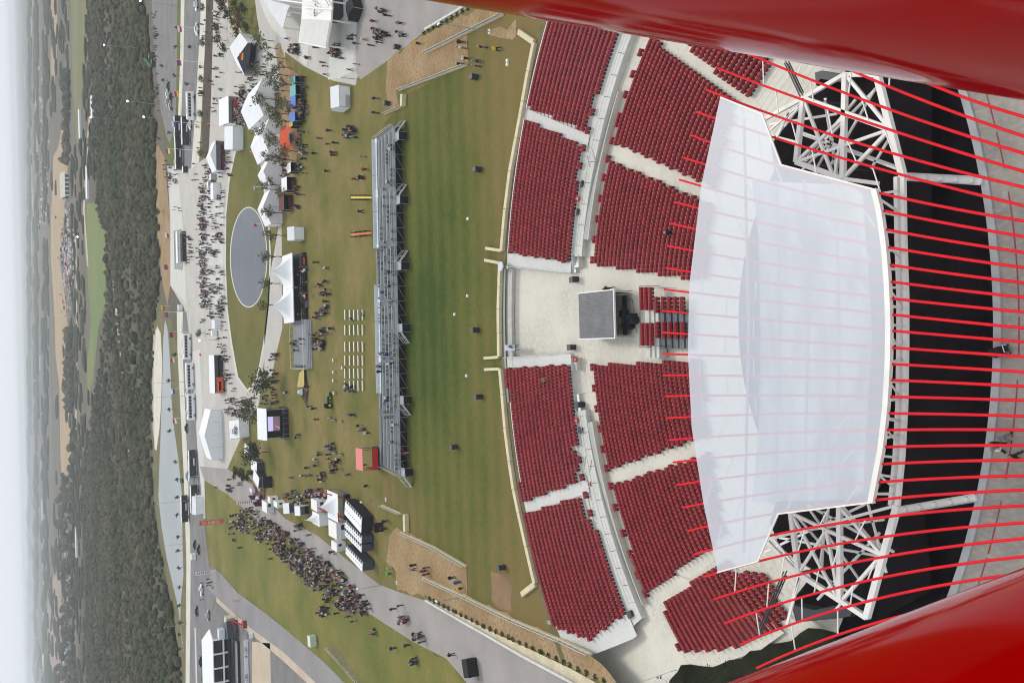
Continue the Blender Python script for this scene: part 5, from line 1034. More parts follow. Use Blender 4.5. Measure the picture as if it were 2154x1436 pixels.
g = G(517, 1312); t = thing('boom_lift', 'red boom lift with raised arm at the corner of yard', 'lift', g, .3); MB().box((0, 0, .8), (2.0, 3.4, .9)).build('chassis', mat('lift red', (.35, .02, .02), .5), t); MB().beam((0, .8, 1.2), (2.4, 4.2, 4.2), .35).build('boom', M_redfab, t); MB().beam((2.4, 4.2, 4.2), (-1.2, 6.8, 2.2), .28).build('boom', M_redfab, t); MB().box((-1.6, 7.2, 2.0), (1.4, .9, 1.0)).build('basket', M_dark, t)
for a in (-1.05, 1.05):
    for b_ in (-1.2, 1.2): MB().tube([(a-.18, b_, .45), (a+.18, b_, .45)], .45, 12).build('wheel', M_tyre, t)
cabin('small white generator beside the trackside boards', 534, 1336, 10, 2.0, 1.6, M_white, .1, False, 'generator', 'generator', M_dark); cabin('pale green utility box at lawn edge by curved road', 667, 1348, 22, 2.4, 1.6, mat('pale green metal', (.5, .56, .46), .5), .12, False, 'utility_box', 'utility box', mat('pale green roof', (.56, .62, .52), .5))
P = [(494, 1248), (506, 1250), (506, 1300)]
railing('steel_gate', 'dark metal gate across the curved road', [G(494, 1262), G(506, 1262), G(506, 1296), G(496, 1298)], 1.3, M_dark, 2.5, 'gate')
railing('edge_fence', 'pale post and rail fence along ditch beside curved road', [G(690, 1362), G(720, 1394), G(760, 1440)], .9, M_conc, 2.5, 'fence')
# stair shed at lower edge
g = G(1000, 1420); t = thing('steel_stair', 'steel stair and black cover at lower edge beside path', 'stairs', g, .3)
for j in range(8): MB().box((-1-.35*j, 0, 2.4-.28*j), (.34, 1.6, .06)).build('step', M_st, t)
MB().box((1.5, -.6, 1.0), (3, 2, 2.0)).build('black_cover', M_black, t)
for q in (-.8, .8): MB().beam((-.8, q, 3.4), (-3.8, q, 1.1), .08).build('handrail', M_conc, t); MB().beam((-.8, q, 2.4), (-3.8, q, .1), .1).build('stringer', M_steel, t)

# ================================================================== TREES
def tree_parts(seed, h, cr, m_leaf, n_leaf=340, leaf=.34, tall=1.0):
    rr = random.Random(seed); tr = MB(); tips = []
    th = h*.42; tr.tube([(0, 0, 0), (rr.uniform(-.1, .1), rr.uniform(-.1, .1), th*.5), (rr.uniform(-.2, .2), rr.uniform(-.2, .2), th)], [.13*h/6, .1*h/6, .08*h/6], 7); top = Vector(tr.v[-1])
    for k in range(7):
        a = 2*PI*k/7+rr.uniform(-.4, .4); e = Vector((math.cos(a)*cr*rr.uniform(.45, .85), math.sin(a)*cr*rr.uniform(.45, .85), h*rr.uniform(.55, .92)))
        s = Vector((0, 0, th*rr.uniform(.6, 1))); md = s.lerp(e, .5)+Vector((0, 0, .2)); tr.tube([s, md, e], [.06*h/6, .04*h/6, .02*h/6], 5); tips.append(e); tips.append(md.lerp(e, .5))
    tips.append(Vector((0, 0, h*.95))); lf = MB()
    for k in range(n_leaf):
        c = rr.choice(tips)+Vector((rr.gauss(0, .3), rr.gauss(0, .3), rr.gauss(0, .26)))*cr*.8
        if c.z < h*.28: c.z = h*.28+rr.random()*.5
        u = Vector((rr.gauss(0, 1), rr.gauss(0, 1), rr.gauss(0, .6))).normalized()*leaf*rr.uniform(.6, 1.3); v = u.cross(Vector((rr.gauss(0, 1), rr.gauss(0, 1), rr.gauss(0, 1)))).normalized()*leaf*rr.uniform(.35, .8)
        lf.add([c-u, c+v*.9-u*.1, c+u, c-v*.9+u*.1], [(0, 1, 2, 3)])
    return tr.mesh('trunk', M_bark), lf.mesh('crown', m_leaf)
TV = [tree_parts(k, 6.0, 1.7, M_leaf, 170, .3) for k in range(6)]
RV = [tree_parts(20+k, 5.0, 1.7, (M_rust, M_leaf2)[k % 2], 260) for k in range(4)]
BV = [tree_parts(40+k, 8.0, 3.6, (M_leaf2, M_leaf)[k % 2], 620, .42) for k in range(2)]
SV_ = [tree_parts(60+k, 3.6, .9, M_leaf2, 110, .3) for k in range(3)]
def tree(px, py, vs, k, label, group, sc=1.0, name='young_tree', cat='tree'):
    t = thing(name, label, cat, G(px, py), random.uniform(0, 6), group); t.scale = (sc,)*3
    link('trunk', vs[k % len(vs)][0], t); link('crown', vs[k % len(vs)][1], t)
row = [(570, 87), (578, 103), (592, 124), (609, 144), (570, 154), (590, 175), (606, 193), (619, 216), (632, 228), (574, 210), (588, 228), (601, 241), (615, 257), (580, 276), (596, 290), (624, 319), (585, 331), (589, 390), (613, 408), (590, 448), (596, 495), (588, 540), (583, 596), (578, 641), (612, 338), (604, 300), (618, 180), (600, 160)]
row.sort(key=lambda p: p[1])
for k, (x, y) in enumerate(row): tree(x+6, y, TV, k, f'sparse grey green young tree by marquees, {ordinal(k)} from the top', 'young trees beside the marquees', random.uniform(.85, 1.2))
for k, (x, y) in enumerate(sorted(((488, 5), (508, 9), (491, 18), (516, 25), (500, 32), (526, 41), (506, 46), (536, 60), (516, 58), (522, 77), (476, 86), (488, 104), (474, 60), (530, 20)), key=lambda p: p[1])): tree(x, y, RV, k, f'small brownish tree on terrace lawn, {ordinal(k)} from upper edge', 'brown trees on the terrace lawn', random.uniform(.8, 1.15))
for k, (x, y, lab) in enumerate(((588, 800, 'broad green tree at left end of oval lawn'), (562, 862, 'broad grey green tree between oval tip and video screen'), (565, 950, 'dark spreading tree over black and white booth'), (520, 905, 'low bushy tree before the red decked tent'), (344, 445, 'dark tree standing on the dirt bank'))): tree(x, y, BV, k, lab, 'broad trees', 1.0 if k < 3 else .6, 'broad_tree')
for k, (x, y) in enumerate(((438, 18), (438, 92), (436, 168), (434, 240), (434, 322), (430, 700))): tree(x, y, BV, k+1, f'round bush in the planting bed, {ordinal(k)} from upper edge', 'bushes in the planting bed', .42, 'bush', 'bush')
for k, (x, y) in enumerate(sorted(((381, 970), (383, 1007), (384, 1044), (384, 1081), (385, 1127), (386, 1156), (388, 1192), (388, 1233), (388, 1271), (391, 1307), (388, 1332), (387, 1362), (366, 860), (366, 800), (367, 905), (379, 745), (372, 700)), key=lambda p: p[1])): tree(x, y, SV_, k, f'thin dark sapling on the pond bank, {ordinal(k)} from the top', 'saplings along the road', 1.0, 'sapling')
for k, (x, y) in enumerate(sorted(((380, 100), (382, 60), (378, 160), (373, 205), (371, 230), (367, 280), (405, 178), (350, 140), (352, 170), (340, 75), (410, 100)), key=lambda p: p[1])): tree(x, y, SV_, k, f'thin dark sapling on entry road verge, {ordinal(k)} from the top', 'saplings on the entry road', .9, 'sapling')
for k in range(26):
    s = k/25; x, y = 492+s*60+random.uniform(-4, 4), 988+s*14+random.uniform(-3, 14); o = link('shrub', shm[k % 3]); o.location = tuple(G(x, y)); o.scale = (2.6,)*3; tag(o, f'dark hedge shrub beside dark tent shadow, {ordinal(k)} from the marquee', 'shrub', 'hedge shrubs')
for k in range(22):
    o = link('shrub', shm[k % 3]); x, y = random.uniform(1400, 1600), 0; y = 1436-(x-1400)*.23+random.uniform(-8, 25); o.location = tuple(G(x, y, ZF-.8)); o.scale = (3.0, 3.0, 2.2); tag(o, f'dark shrub below far left seating, {ordinal(k)} of the bed', 'shrub', 'shrubs below the seating')

# ================================================================== VEHICLES, FLAGS, LAMPS
def bus_proto(name, label, body, L=11.6, dark=False):
    t = thing(name, label, 'bus', (0, 0, 0), 0, 'buses along the road'); b = MB().box((0, 0, 1.9), (L, 2.5, 2.7), 0, 0, .985).build('body', body, t); MB().box((0, 0, 3.32), (L-.3, 2.3, .14)).build('roof', M_white, t)
    n_ = 7
    for s in (-1, 1):
        for k in range(n_): MB().box((-L/2+.9+(L-1.8)*(k+.5)/n_, s*1.245, 2.3), ((L-1.8)/n_-.16, .05, 1.1)).build('window', M_glass, t)
        for a in (-L*.32, L*.3): w_ = MB().tube([(a, s*1.0, .5), (a, s*1.27, .5)], .5, 14).build('wheel', M_tyre, t); MB().tube([(a, s*1.05, .5), (a, s*1.29, .5)], .25, 10).build('rim', M_steel, w_)
    MB().box((L/2-.02, 0, 2.2), (.08, 2.1, 1.3)).build('windscreen', M_glass, t); MB().box((-L*.2, 0, 3.48), (2.0, 1.6, .2)).build('roof_unit', M_ban, t)
    if dark: MB().box((1.0, -1.27, 1.4), (3.2, .04, .5)).build('side_panel', M_white, t)
    return t
wb = bus_proto('city_bus', 'x', M_white); us = [False]
for px, py, lab in ((403, 728, 'white bus parked first below the crowded plaza'), (409, 790, 'white bus in the middle of three on road'), (412, 855, 'white bus nearest the dark coaches'), (411, 222, 'white bus nearest the planting bed on service road')): place(wb, us, G(px, py)+np.array([0, 1.3, 0]), 0, lab)
db = bus_proto('coach', 'x', M_dark, 12.2, True); us = [False]
for px, py, lab in ((415, 975, 'dark coach with white roof beside the kerb'), (419, 1049, 'dark coach beside white popup tent'), (398, 1069, 'dark coach on the pond side of road'), (384, 272, 'dark coach on far lane of service road'), (400, 275, 'dark coach with red side panel on service road'), (386, 328, 'dark coach nearest the plaza on service road')): place(db, us, G(px, py)+np.array([0, 1.3, 0]), 0, lab)
def car_mesh(t, body, L=4.5, W=1.8, pick=False):
    pr = [(-L/2, .35), (-L/2, .85), (-L*.32, .95), (-L*.2, 1.45), (L*.16, 1.47), (L*.3, .98), (L/2-.05, .85), (L/2, .4)]; n_ = len(pr); w2 = W/2
    if pick: pr = [(-L/2, .4), (-L/2, 1.0), (-L*.05, 1.0), (0, 1.7), (L*.2, 1.7), (L*.3, 1.1), (L/2, 1.0), (L/2, .45)]
    vs = [(x, -w2*(.86 if z > 1.2 else 1), z) for x, z in pr]+[(x, w2*(.86 if z > 1.2 else 1), z) for x, z in pr]
    MB().add(vs, [tuple(range(n_)), tuple(range(n_, 2*n_))[::-1]]+[(i, n_+i, n_+(i+1) % n_, (i+1) % n_) for i in range(n_)]).build('body', body, t)
    for s in (-1, 1):
        MB().box((-L*.04 if not pick else L*.1, s*w2*.9, 1.2), (L*.36 if not pick else L*.16, .1, .36)).build('window', M_glass, t)
        for a in (-L*.31, L*.31): MB().tube([(a, s*w2*.82, .33), (a, s*w2*1.02, .33)], .33, 12).build('wheel', M_tyre, t)
    MB().box((L*.24, 0, 1.22), (.3, W*.7, .34)).build('windscreen', M_glass, t)
    for s in (-.6, .6): MB().box((L/2-.02, s*w2, .68), (.06, .3, .16)).build('headlight', M_white, t)
M_silver = mat('silver car paint', (.45, .46, .48), .3, metal=.5); M_carblk = mat('black car paint', (.015, .016, .018), .25, spec=.6)
cars = [(409, 1145, M_carblk, 1.5, 'dark car, left of two beside orange banner'), (417, 1155, M_carblk, 1.5, 'dark estate car, right of two beside orange banner'), (424, 1240, M_white, 1.5, 'white pickup near tall white banner'), (438, 1293, M_silver, 1.5, 'silver car beside the pit building entry'), (413, 1284, M_carblk, 1.5, 'black car on the road opposite entry box'), (421, 1390, M_carblk, 1.5, 'dark car beside long white pit roof'), (393, 740, M_silver, 1.5, 'silver car on the road behind first white bus'), (395, 830, M_white, 1.5, 'white van behind the last white bus'), (394, 870, M_silver, 1.5, 'silver car behind third white bus'), (392, 900, M_carblk, 1.5, 'dark car following the three white buses'), (398, 962, M_carblk, 1.5, 'dark car on the road opposite dark coach'), (394, 1000, M_silver, 1.5, 'pale car near verge opposite dark coach'),
        (352, 198, M_white, 1.3, 'white car at head of queue on entry road'), (353, 182, M_carblk, 1.3, 'dark car second in queue on entry road'), (351, 214, M_silver, 1.3, 'silver car at rear of the queue on entry road'), (358, 205, M_carblk, 1.3, 'black car in the outer lane of entry road queue'), (358, 222, M_silver, 1.3, 'pale car last in outer lane of entry road'), (413, 10, M_white, 1.5, 'white van nearest the upper edge on service road'), (414, 62, M_white, 1.5, 'white van on service road near upper bushes'), (400, 262, M_white, 1.5, 'white car between two dark coaches')]
for px, py, m_, rz, lab in cars:
    t = thing('car', lab, 'car', G(px+3, py), rz-1.5+PI*(px % 2), 'vehicles on the roads'); car_mesh(t, m_, 5.2 if 'pickup' in lab or 'van' in lab else 4.5, 1.9, 'pickup' in lab)
g = G(470, 800); t = thing('food_truck', 'orange food truck before the long white tent', 'truck', (g[0]-1.5, g[1]-1.5, 0)); MB().box((0, 0, 1.7), (5.6, 2.2, 2.4)).build('box_body', M_orange, t); MB().box((0, 0, 2.95), (5.2, 1.9, .12)).build('roof', M_black, t); MB().box((-.4, -1.12, 1.9), (3.4, .06, 1.0)).build('serving_hatch', M_black, t); MB().box((-.4, -1.6, 2.5), (3.4, .9, .06)).build('awning', M_orange, t)
for a in (-1.8, 1.8):
    for s in (-1, 1): MB().tube([(a, s*.95, .45), (a, s*1.13, .45)], .45, 12).build('wheel', M_tyre, t)
g = G(326, 130); t = thing('dump_truck', 'green tipper truck at the edge of the wood', 'truck', g, .2); M_gt = mat('green truck paint', (.03, .14, .07), .5); MB().box((0, 0, 1.2), (6, 2.4, 1.2)).build('chassis', M_dark, t); MB().box((2.6, 0, 2.0), (1.8, 2.3, 2.0)).build('cab', M_gt, t); MB().beam((-3, 0, 2.0), (1.2, 0, 5.2), 2.3, 1.0).build('tipper_body', M_gt, t)
for a in (-2, -.8, 2.4):
    for s in (-1, 1): MB().tube([(a, s*1.0, .5), (a, s*1.25, .5)], .5, 12).build('wheel', M_tyre, t)
# covered stand and white canopy between road and crowd
g = G(393, 517); t = thing('shelter', 'long white roofed shelter with dark counters facing the crowded plaza', 'shelter', (g[0], g[1]+5, 0)); MB().box((0, 2, 3.2), (14.5, 4, .2)).build('roof', M_white, t); MB().box((0, 2, 1.5), (13.5, 3, .1)).build('ceiling', M_dark, t); MB().box((0, -2.0, .8), (13.5, 2.5, 1.6)).build('counter', M_black, t)
for a in (-6.8, 0, 6.8): MB().beam((a, .3, 0), (a, .3, 3.2), .2).build('post', M_paint, t); MB().beam((a, 3.8, 0), (a, 3.8, 3.2), .2).build('post', M_paint, t)
for k in range(5): MB().box((0, 8+1.4*k, .2+.3*k), (18, 1.2, .4+.6*k)).build('bleacher_step', M_conc, t)
for k, (px, py) in enumerate(((410, 1170), (405, 1005), (382, 647), (455, 700), (392, 356), (446, 388), (452, 372))):
    cabin(('white kiosk box near tall white banner', 'grey box beside kerb opposite the coach', 'white box at start of lower road', 'white counter beside oval lawn left side', 'small dark kiosk at top of the plaza', 'grey service counter on plaza, lower', 'grey service counter on plaza, upper')[k], px+3, py, 12, 2.5, 1.8, (M_white, M_ban, M_white, M_white, M_dark, M_ban, M_steel)[k], 0, False, 'kiosk_box', 'kiosk')
def height_for(g, tx):
    lo, hi = .2, 60
    for _ in range(40):
        mid = (lo+hi)/2
        if PR((g[0], g[1], mid))[0] > tx: lo = mid
        else: hi = mid
    return hi
M_bflag = mat('blue flag', (.05, .08, .3), .7); M_gflag = mat('green flag', (.03, .25, .08), .7)
fl = [((372, 57), (424, 62), (M_white, M_redfab)), ((371, 127), (421, 132), (M_bflag, M_redfab)), ((366, 190), (416, 197), (M_redfab, M_yel)), ((360, 256), (411, 260), (M_white, M_bflag)), ((348, 314), (404, 316), (M_redfab, M_white)), ((346, 486), (395, 491), (M_white, M_redfab)), ((344, 555), (395, 557), (M_bflag, M_redfab)), ((338, 642), (360, 643), (M_yel, M_redfab)), ((345, 656), (396, 656), (M_redfab, M_bflag)), ((356, 699), (397, 698), (M_dark, M_redfab)), ((358, 753), (394, 751), (M_redfab, M_white)), ((358, 817), (411, 815), (M_white, M_bflag)), ((362, 879), (411, 877), (M_redfab, M_white)), ((377, 1005), (417, 1001), (M_gflag, M_dark)), ((525, 327), (553, 322), (M_orange, M_orange)), ((532, 395), (560, 394), (M_white, M_bflag)), ((533, 470), (562, 471), (M_redfab, M_redfab)), ((418, 742), (432, 743), (M_orange, M_orange)), ((446, 205), (457, 206), (M_redfab, M_redfab)), ((436, 260), (448, 261), (M_redfab, M_redfab))]
for k, (tp_, bs, cl) in enumerate(fl):
    g = G(*bs); h = height_for(g, tp_[0]); t = thing('flag_pole', f'white flag pole with flag, {ordinal(k)} counted along road then oval', 'flag pole', g, 0, 'flag poles'); MB().tube([(0, 0, 0), (0, 0, h)], [.11, .06], 6).build('pole', M_paint, t); fw, fh = (2.2, 1.5) if k < 14 else (.9, .7)
    for j in range(2):
        mb = MB()
        for i in range(5): u = i/4; mb.v += [(-.1-fw*u, .12*math.sin(u*6), h-.15-fh*.5*j-.15*u), (-.1-fw*u, .12*math.sin(u*6+.5), h-.15-fh*.5*(j+1)-.25*u)]
        mb.f = [(2*i, 2*i+1, 2*i+3, 2*i+2) for i in range(4)]; mb.m = [0]*4; mb.build('flag', cl[j], t)
M_lamp = emis('lit floodlight', (1, .97, .9), 6)
for k, (px, py, h) in enumerate(sorted(((219, 95, 16), (268, 213, 16), (302, 246, 16), (295, 2, 16), (191, 247, 18), (163, 498, 20), (419, 716, 7)), key=lambda p: p[1])):
    q = G(px, py, h); t = thing('lit_mast', f'floodlight mast with glowing white head, {ordinal(k)} lit one from the top', 'light', (q[0], q[1], 0), 0, 'lit floodlight masts'); MB().cyl((0, 0, 0), .12, h-.4, 6, 0, .07).build('pole', M_steel, t); s = q[1]*.0007+.2; MB().blob((0, 0, h), (s, s, s*.8), jit=0).build('lamp_head', M_lamp, t, True)
for k, (tp_, bs) in enumerate((((924, 52), (1030, 67)), ((753, 1242), (835, 1225)), ((919, 1267), (978, 1254)), ((716, 158), (748, 167)), ((331, 1060), (400, 1052)), ((333, 1149), (392, 1142)), ((346, 1317), (392, 1311)), ((320, 807), (392, 803)), ((319, 836), (393, 832)), ((240, 97), (292, 101)), ((760, 1059), (812, 1050)))):
    g = G(*bs); h = height_for(g, tp_[0]); t = thing('lamp_post', ('slim grey lamp post at right end of lawn', 'slim lamp post where path meets left earth ramp', 'slim lamp post beside gravel strip on the left', 'slim lamp post at corner of concrete plaza', 'slim lamp post over pond beside two coaches', 'slim lamp post over pond near dark cars', 'slim lamp post at the lower tip of pond', 'slim lamp post by sandy berm, upper of two', 'slim lamp post by sandy berm, lower of two', 'pale mast rising from the wood near tipper truck', 'slim lamp post by left bleacher end')[k], 'lamp post', g); MB().tube([(0, 0, 0), (0, 0, h)], [.1, .05], 6).build('pole', M_steel, t); MB().box((0, .3, h), (.3, .9, .14)).build('lamp_head', M_paint, t); MB().cyl((0, 0, 0), .45, .12, 14).build('base', M_conc, t)
# far barns
g = G(145, 388); t = thing('barn', 'long cream roofed open barn beside the dry field', 'barn', g); sB = g[1]*.026
MB().add([(-sB/2, 0, 5), (sB/2, 0, 5), (sB/2, 14, 11), (-sB/2, 14, 11)], [(0, 1, 2, 3)]).build('roof', M_warm, t)
for k in range(6): MB().box((-sB/2+sB*(k+.5)/6, 1, 2.5), (sB*.05, 1, 5)).build('post', M_white, t)
MB().box((0, 13, 5), (sB, .5, 10)).build('rear_wall', M_dark, t)
for k, (px, py, n_, lab) in enumerate(((187, 384, .034, 'long white low shed behind the wood'), (171, 262, .03, 'long pale trailer by the far track'), (198, 225, .022, 'small white machinery shed inside the wood'), (163, 1140, .03, 'pale roofed farm building left of the wood'))):
    g = G(px, py); L = g[1]*n_; t = thing('shed', lab, 'shed', g); MB().box((0, 0, 1), (L, 5, 2)).build('wall', M_ban, t); MB().add([(-L/2, -2.7, 2), (L/2, -2.7, 2), (L/2, 0, 3), (-L/2, 0, 3), (L/2, 2.7, 2), (-L/2, 2.7, 2)], [(0, 1, 2, 3), (3, 2, 4, 5)]).build('roof', M_white, t)

# ================================================================== PEOPLE
def body(pose, name):
    P = {'pel': (0, 0, .95), 'abd': (0, 0, 1.12), 'che': (0, 0, 1.32), 'nec': (0, 0, 1.49), 'chi': (0, -.01, 1.58), 'hea': (0, 0, 1.7)}
    J = dict(lsh=(.18, 0, 1.41), rsh=(-.18, 0, 1.41), lel=(.25, .03, 1.14), rel=(-.25, .03, 1.14), lha=(.25, -.06, .9), rha=(-.25, -.06, .9), lhi=(.1, 0, .9), rhi=(-.1, 0, .9), lkn=(.11, -.02, .5), rkn=(-.11, -.02, .5), lan=(.11, .03, .09), ran=(-.11, .03, .09), lto=(.12, -.14, .05), rto=(-.12, -.14, .05))
    if pose == 'walk': J.update(lkn=(.1, -.18, .52), lan=(.1, -.2, .1), lto=(.1, -.38, .08), rkn=(-.1, .08, .5), ran=(-.1, .3, .14), rto=(-.1, .2, .05), lha=(.24, .22, .98), rha=(-.24, -.26, 1.0))
    if pose == 'reach': J.update(rel=(-.27, -.2, 1.25), rha=(-.12, -.36, 1.32), lel=(.27, -.16, 1.2), lha=(.1, -.33, 1.3), lkn=(.15, -.03, .5), lan=(.2, .02, .09), lto=(.23, -.14, .05))
    if pose == 'akimbo': J.update(lel=(.38, .08, 1.2), lha=(.2, -.02, 1.02), rkn=(-.16, 0, .5), ran=(-.22, 0, .09), rto=(-.26, -.15, .05))
    if pose == 'sit':
        P = {k: (a, b+.05, c-.42) for k, (a, b, c) in P.items()}; J = {k: (a, b+.05, c-.42) for k, (a, b, c) in J.items()}
        J.update(lkn=(.13, -.4, .5), rkn=(-.13, -.4, .5), lan=(.13, -.38, .09), ran=(-.13, -.38, .09), lto=(.13, -.54, .05), rto=(-.13, -.54, .05), lha=(.14, -.3, .6), rha=(-.14, -.3, .6))
    A = {**P, **J}; ids = list(A); R = dict(pel=.15, abd=.14, che=.16, nec=.062, chi=.085, hea=.105, lsh=.085, rsh=.085, lel=.055, rel=.055, lha=.045, rha=.045, lhi=.11, rhi=.11, lkn=.075, rkn=.075, lan=.055, ran=.055, lto=.05, rto=.05)
    E = [('pel', 'abd'), ('abd', 'che'), ('che', 'nec'), ('nec', 'chi'), ('chi', 'hea'), ('che', 'lsh'), ('lsh', 'lel'), ('lel', 'lha'), ('che', 'rsh'), ('rsh', 'rel'), ('rel', 'rha'), ('pel', 'lhi'), ('lhi', 'lkn'), ('lkn', 'lan'), ('lan', 'lto'), ('pel', 'rhi'), ('rhi', 'rkn'), ('rkn', 'ran'), ('ran', 'rto')]
    me = bpy.data.meshes.new('t'); me.from_pydata([A[k] for k in ids], [(ids.index(a), ids.index(b)) for a, b in E], []); o = bpy.data.objects.new('t', me); COL.objects.link(o)
    o.modifiers.new('s', 'SKIN'); sv = me.skin_vertices[0].data
    for i, k in enumerate(ids): sv[i].radius = (R[k], R[k]); sv[i].use_root = (k == 'pel')
    dg = bpy.context.evaluated_depsgraph_get(); r = bpy.data.meshes.new_from_object(o.evaluated_get(dg)); bpy.data.objects.remove(o)
    r.name = name; zs = P['nec'][2]; zp = P['pel'][2]; hy = P['hea'][1]
    bones = [(np.array(A[a]), np.array(A[b]), a+b) for a, b in E]
    r.materials.clear(); mi = []
    for p in r.polygons:
        c = np.array(p.center); best = min(bones, key=lambda q: np.linalg.norm(c-(q[0]+np.clip(((c-q[0])@(q[1]-q[0]))/((q[1]-q[0])@(q[1]-q[0])), 0, 1)*(q[1]-q[0]))))[2]
        if 'chi' in best or 'hea' in best: mi.append(3 if (c[1] > hy+.02 or c[2] > P['hea'][2]+.05) else 2)
        elif best in ('lellha', 'relrha') and min(np.linalg.norm(c-np.array(A['lha'])), np.linalg.norm(c-np.array(A['rha']))) < .1: mi.append(2)
        elif 'to' in best: mi.append(4)
        elif any(q in best for q in ('kn', 'hi')): mi.append(1)
        else: mi.append(0 if c[2] > zp-.04 else 1)
    for k in range(5): r.materials.append(None)
    r.polygons.foreach_set('material_index', mi); r.update(); return r
POSES = ['stand', 'walk', 'reach', 'akimbo', 'sit']; PM = {p: body(p, 'person') for p in POSES}
TOPS = {'black': (.012, .012, .014), 'dark grey': (.05, .05, .055), 'white': (.75, .75, .74), 'grey': (.22, .22, .23), 'red': (.42, .02, .025), 'navy': (.015, .02, .06), 'blue': (.05, .13, .36), 'tan': (.36, .27, .17), 'pink': (.6, .3, .36), 'orange': (.55, .15, .03), 'green': (.04, .16, .06), 'maroon': (.12, .012, .02), 'yellow': (.75, .55, .03), 'lime': (.2, .62, .12)}
TW = [30, 18, 15, 10, 4, 10, 4, 4, 1.5, 1.5, 1.5, 3, 0, 0]
BOT = {'black': (.012, .012, .014), 'blue jeans': (.05, .075, .14), 'dark': (.03, .03, .032), 'khaki': (.33, .26, .17), 'grey': (.18, .18, .19)}
HAIR = {'dark': (.018, .013, .01), 'brown': (.07, .04, .022), 'fair': (.36, .25, .12), 'white': (.7, .7, .68)}
cm_ = {}
def cmat(pre, k, c):
    if (pre, k) not in cm_: cm_[(pre, k)] = mat(f'{pre} {k}', c, .8)
    return cm_[(pre, k)]
SK = [(.4, .26, .2), (.3, .19, .14), (.13, .08, .055)]
ppl = []           # x,y,z,rz,pose,top,bottom,hair,skin,area
def put(px, py, z=0, area='', pose=None, top=None, bot=None, rz=None):
    g = G(px, py, z); ppl.append((g[0], g[1], z, random.uniform(0, 6.28) if rz is None else rz, pose or random.choices(POSES[:4], [5, 4, 2, 2])[0], top or random.choices(list(TOPS), TW)[0], bot or random.choices(list(BOT), [5, 4, 4, 2, 1])[0], random.choices(list(HAIR), [5, 3, 1, 1])[0], random.randrange(3), area))
def scatter(poly, n, area, pose=None, clump=.5, z=0):
    xs_ = [p[0] for p in poly]; ys_ = [p[1] for p in poly]; c = 0; seeds = []
    while c < n:
        if seeds and random.random() < clump:
            s = random.choice(seeds); x, y = s[0]+random.gauss(0, 3.2), s[1]+random.gauss(0, 5.5)
        else: x, y = random.uniform(min(xs_), max(xs_)), random.uniform(min(ys_), max(ys_))
        if not inside(x, y, poly): continue
        seeds.append((x, y)); put(x, y, z, area, pose if random.random() < .8 else None); c += 1
ex = [(884, 92, 'yellow', 'black', 'on bare earth below the gravel strip'), (1052, 104, 'yellow', 'black', 'at the right end of lawn'), (974, 1236, 'yellow', 'black', 'at the foot of left earth ramp'), (826, 1196, 'lime', 'khaki', 'beside the trailers, upper of two'), (824, 1205, 'lime', 'blue jeans', 'beside the trailers, lower of two'),
      (978, 90, 'maroon', 'dark', 'between the right ramp fences'), (980, 102, 'white', 'grey', 'between the right ramp fences'), (1025, 101, 'black', 'blue jeans', 'on lawn beside the yellow vest'), (986, 124, 'white', 'black', 'at the end of lower ramp fence'), (1011, 130, 'grey', 'black', 'on lawn near ramp fence end'), (1010, 140, 'grey', 'black', 'on lawn near ramp fence end, lower'), (977, 136, 'black', 'black', 'leaning at the lower ramp fence'),
      (876, 1187, 'black', 'dark', 'on left earth ramp, first pair'), (876, 1196, 'tan', 'black', 'on left earth ramp, first pair'), (903, 1192, 'black', 'black', 'on left earth ramp, group of three'), (899, 1199, 'red', 'dark', 'on left earth ramp, group of three'), (903, 1206, 'navy', 'dark', 'on left earth ramp, group of three'), (958, 1213, 'black', 'blue jeans', 'near the ramp foot'), (970, 1223, 'blue', 'blue jeans', 'near the ramp foot'),
      (817, 1095, 'black', 'black', 'on grass beside black fence'), (815, 1110, 'black', 'dark', 'on grass beside black fence, lower'), (861, 951, 'red', 'khaki', 'behind left bleacher stair'), (775, 1021, 'black', 'dark', 'sitting alone on grass by bleacher end'), (797, 208, 'navy', 'grey', 'on grass near right bleacher end'), (797, 238, 'navy', 'blue jeans', 'by the short fence at right bleacher end'), (775, 357, 'red', 'black', 'walking on grass behind right bleacher half'), (770, 330, 'grey', 'tan' if False else 'khaki', 'on grass behind right bleacher half'), (766, 445, 'black', 'black', 'on grass by yellow slide rail'), (778, 910, 'white', 'dark', 'beside left bleacher banner')]
for x, y, tp_, bt_, ar in ex: put(x, y, 0, ar, 'sit' if 'sitting' in ar else None, tp_, bt_)
put(1291, 608, ZF, 'bending beside the control booth', 'reach', 'maroon', 'black', 0); put(1152, 798, -1.5, 'in the farther seat block below the centre floor', 'sit', 'tan', 'dark', 0); put(1420, 490, ZF-.4, 'in the nearer seat block above the booth', 'stand', 'black', 'dark', 0); put(1170, 1305, -.6, 'at the back corner of far left block', 'stand', 'white', 'blue jeans'); put(1087, 729, -.28, 'leaning by steel table at left entry gap', 'reach', 'blue', 'grey')
put(2128, 920, 2.0, 'walking on the tower plaza', 'walk', 'grey', 'grey', 1.2); put(2114, 942, 2.0, 'on the tower plaza beside a taller companion', 'walk', 'white', 'black', 1.4); put(2150, 958, 2.0, 'at the very edge of tower plaza', 'walk', 'black', 'dark', 1.0); put(2112, 931, 2.0, 'on the tower plaza nearest the kerb', 'stand', 'black', 'dark', 1.4)
scatter([(485, 1085), (530, 1062), (600, 1112), (660, 1152), (720, 1200), (770, 1252), (792, 1292), (742, 1288), (690, 1262), (640, 1216), (590, 1166), (540, 1132), (500, 1110)], 900, 'in the dense crowd below the path', None, .25)
scatter([(640, 1270), (700, 1275), (760, 1300), (800, 1330), (760, 1335), (680, 1300)], 30, 'at the lower fringe of the dense crowd')
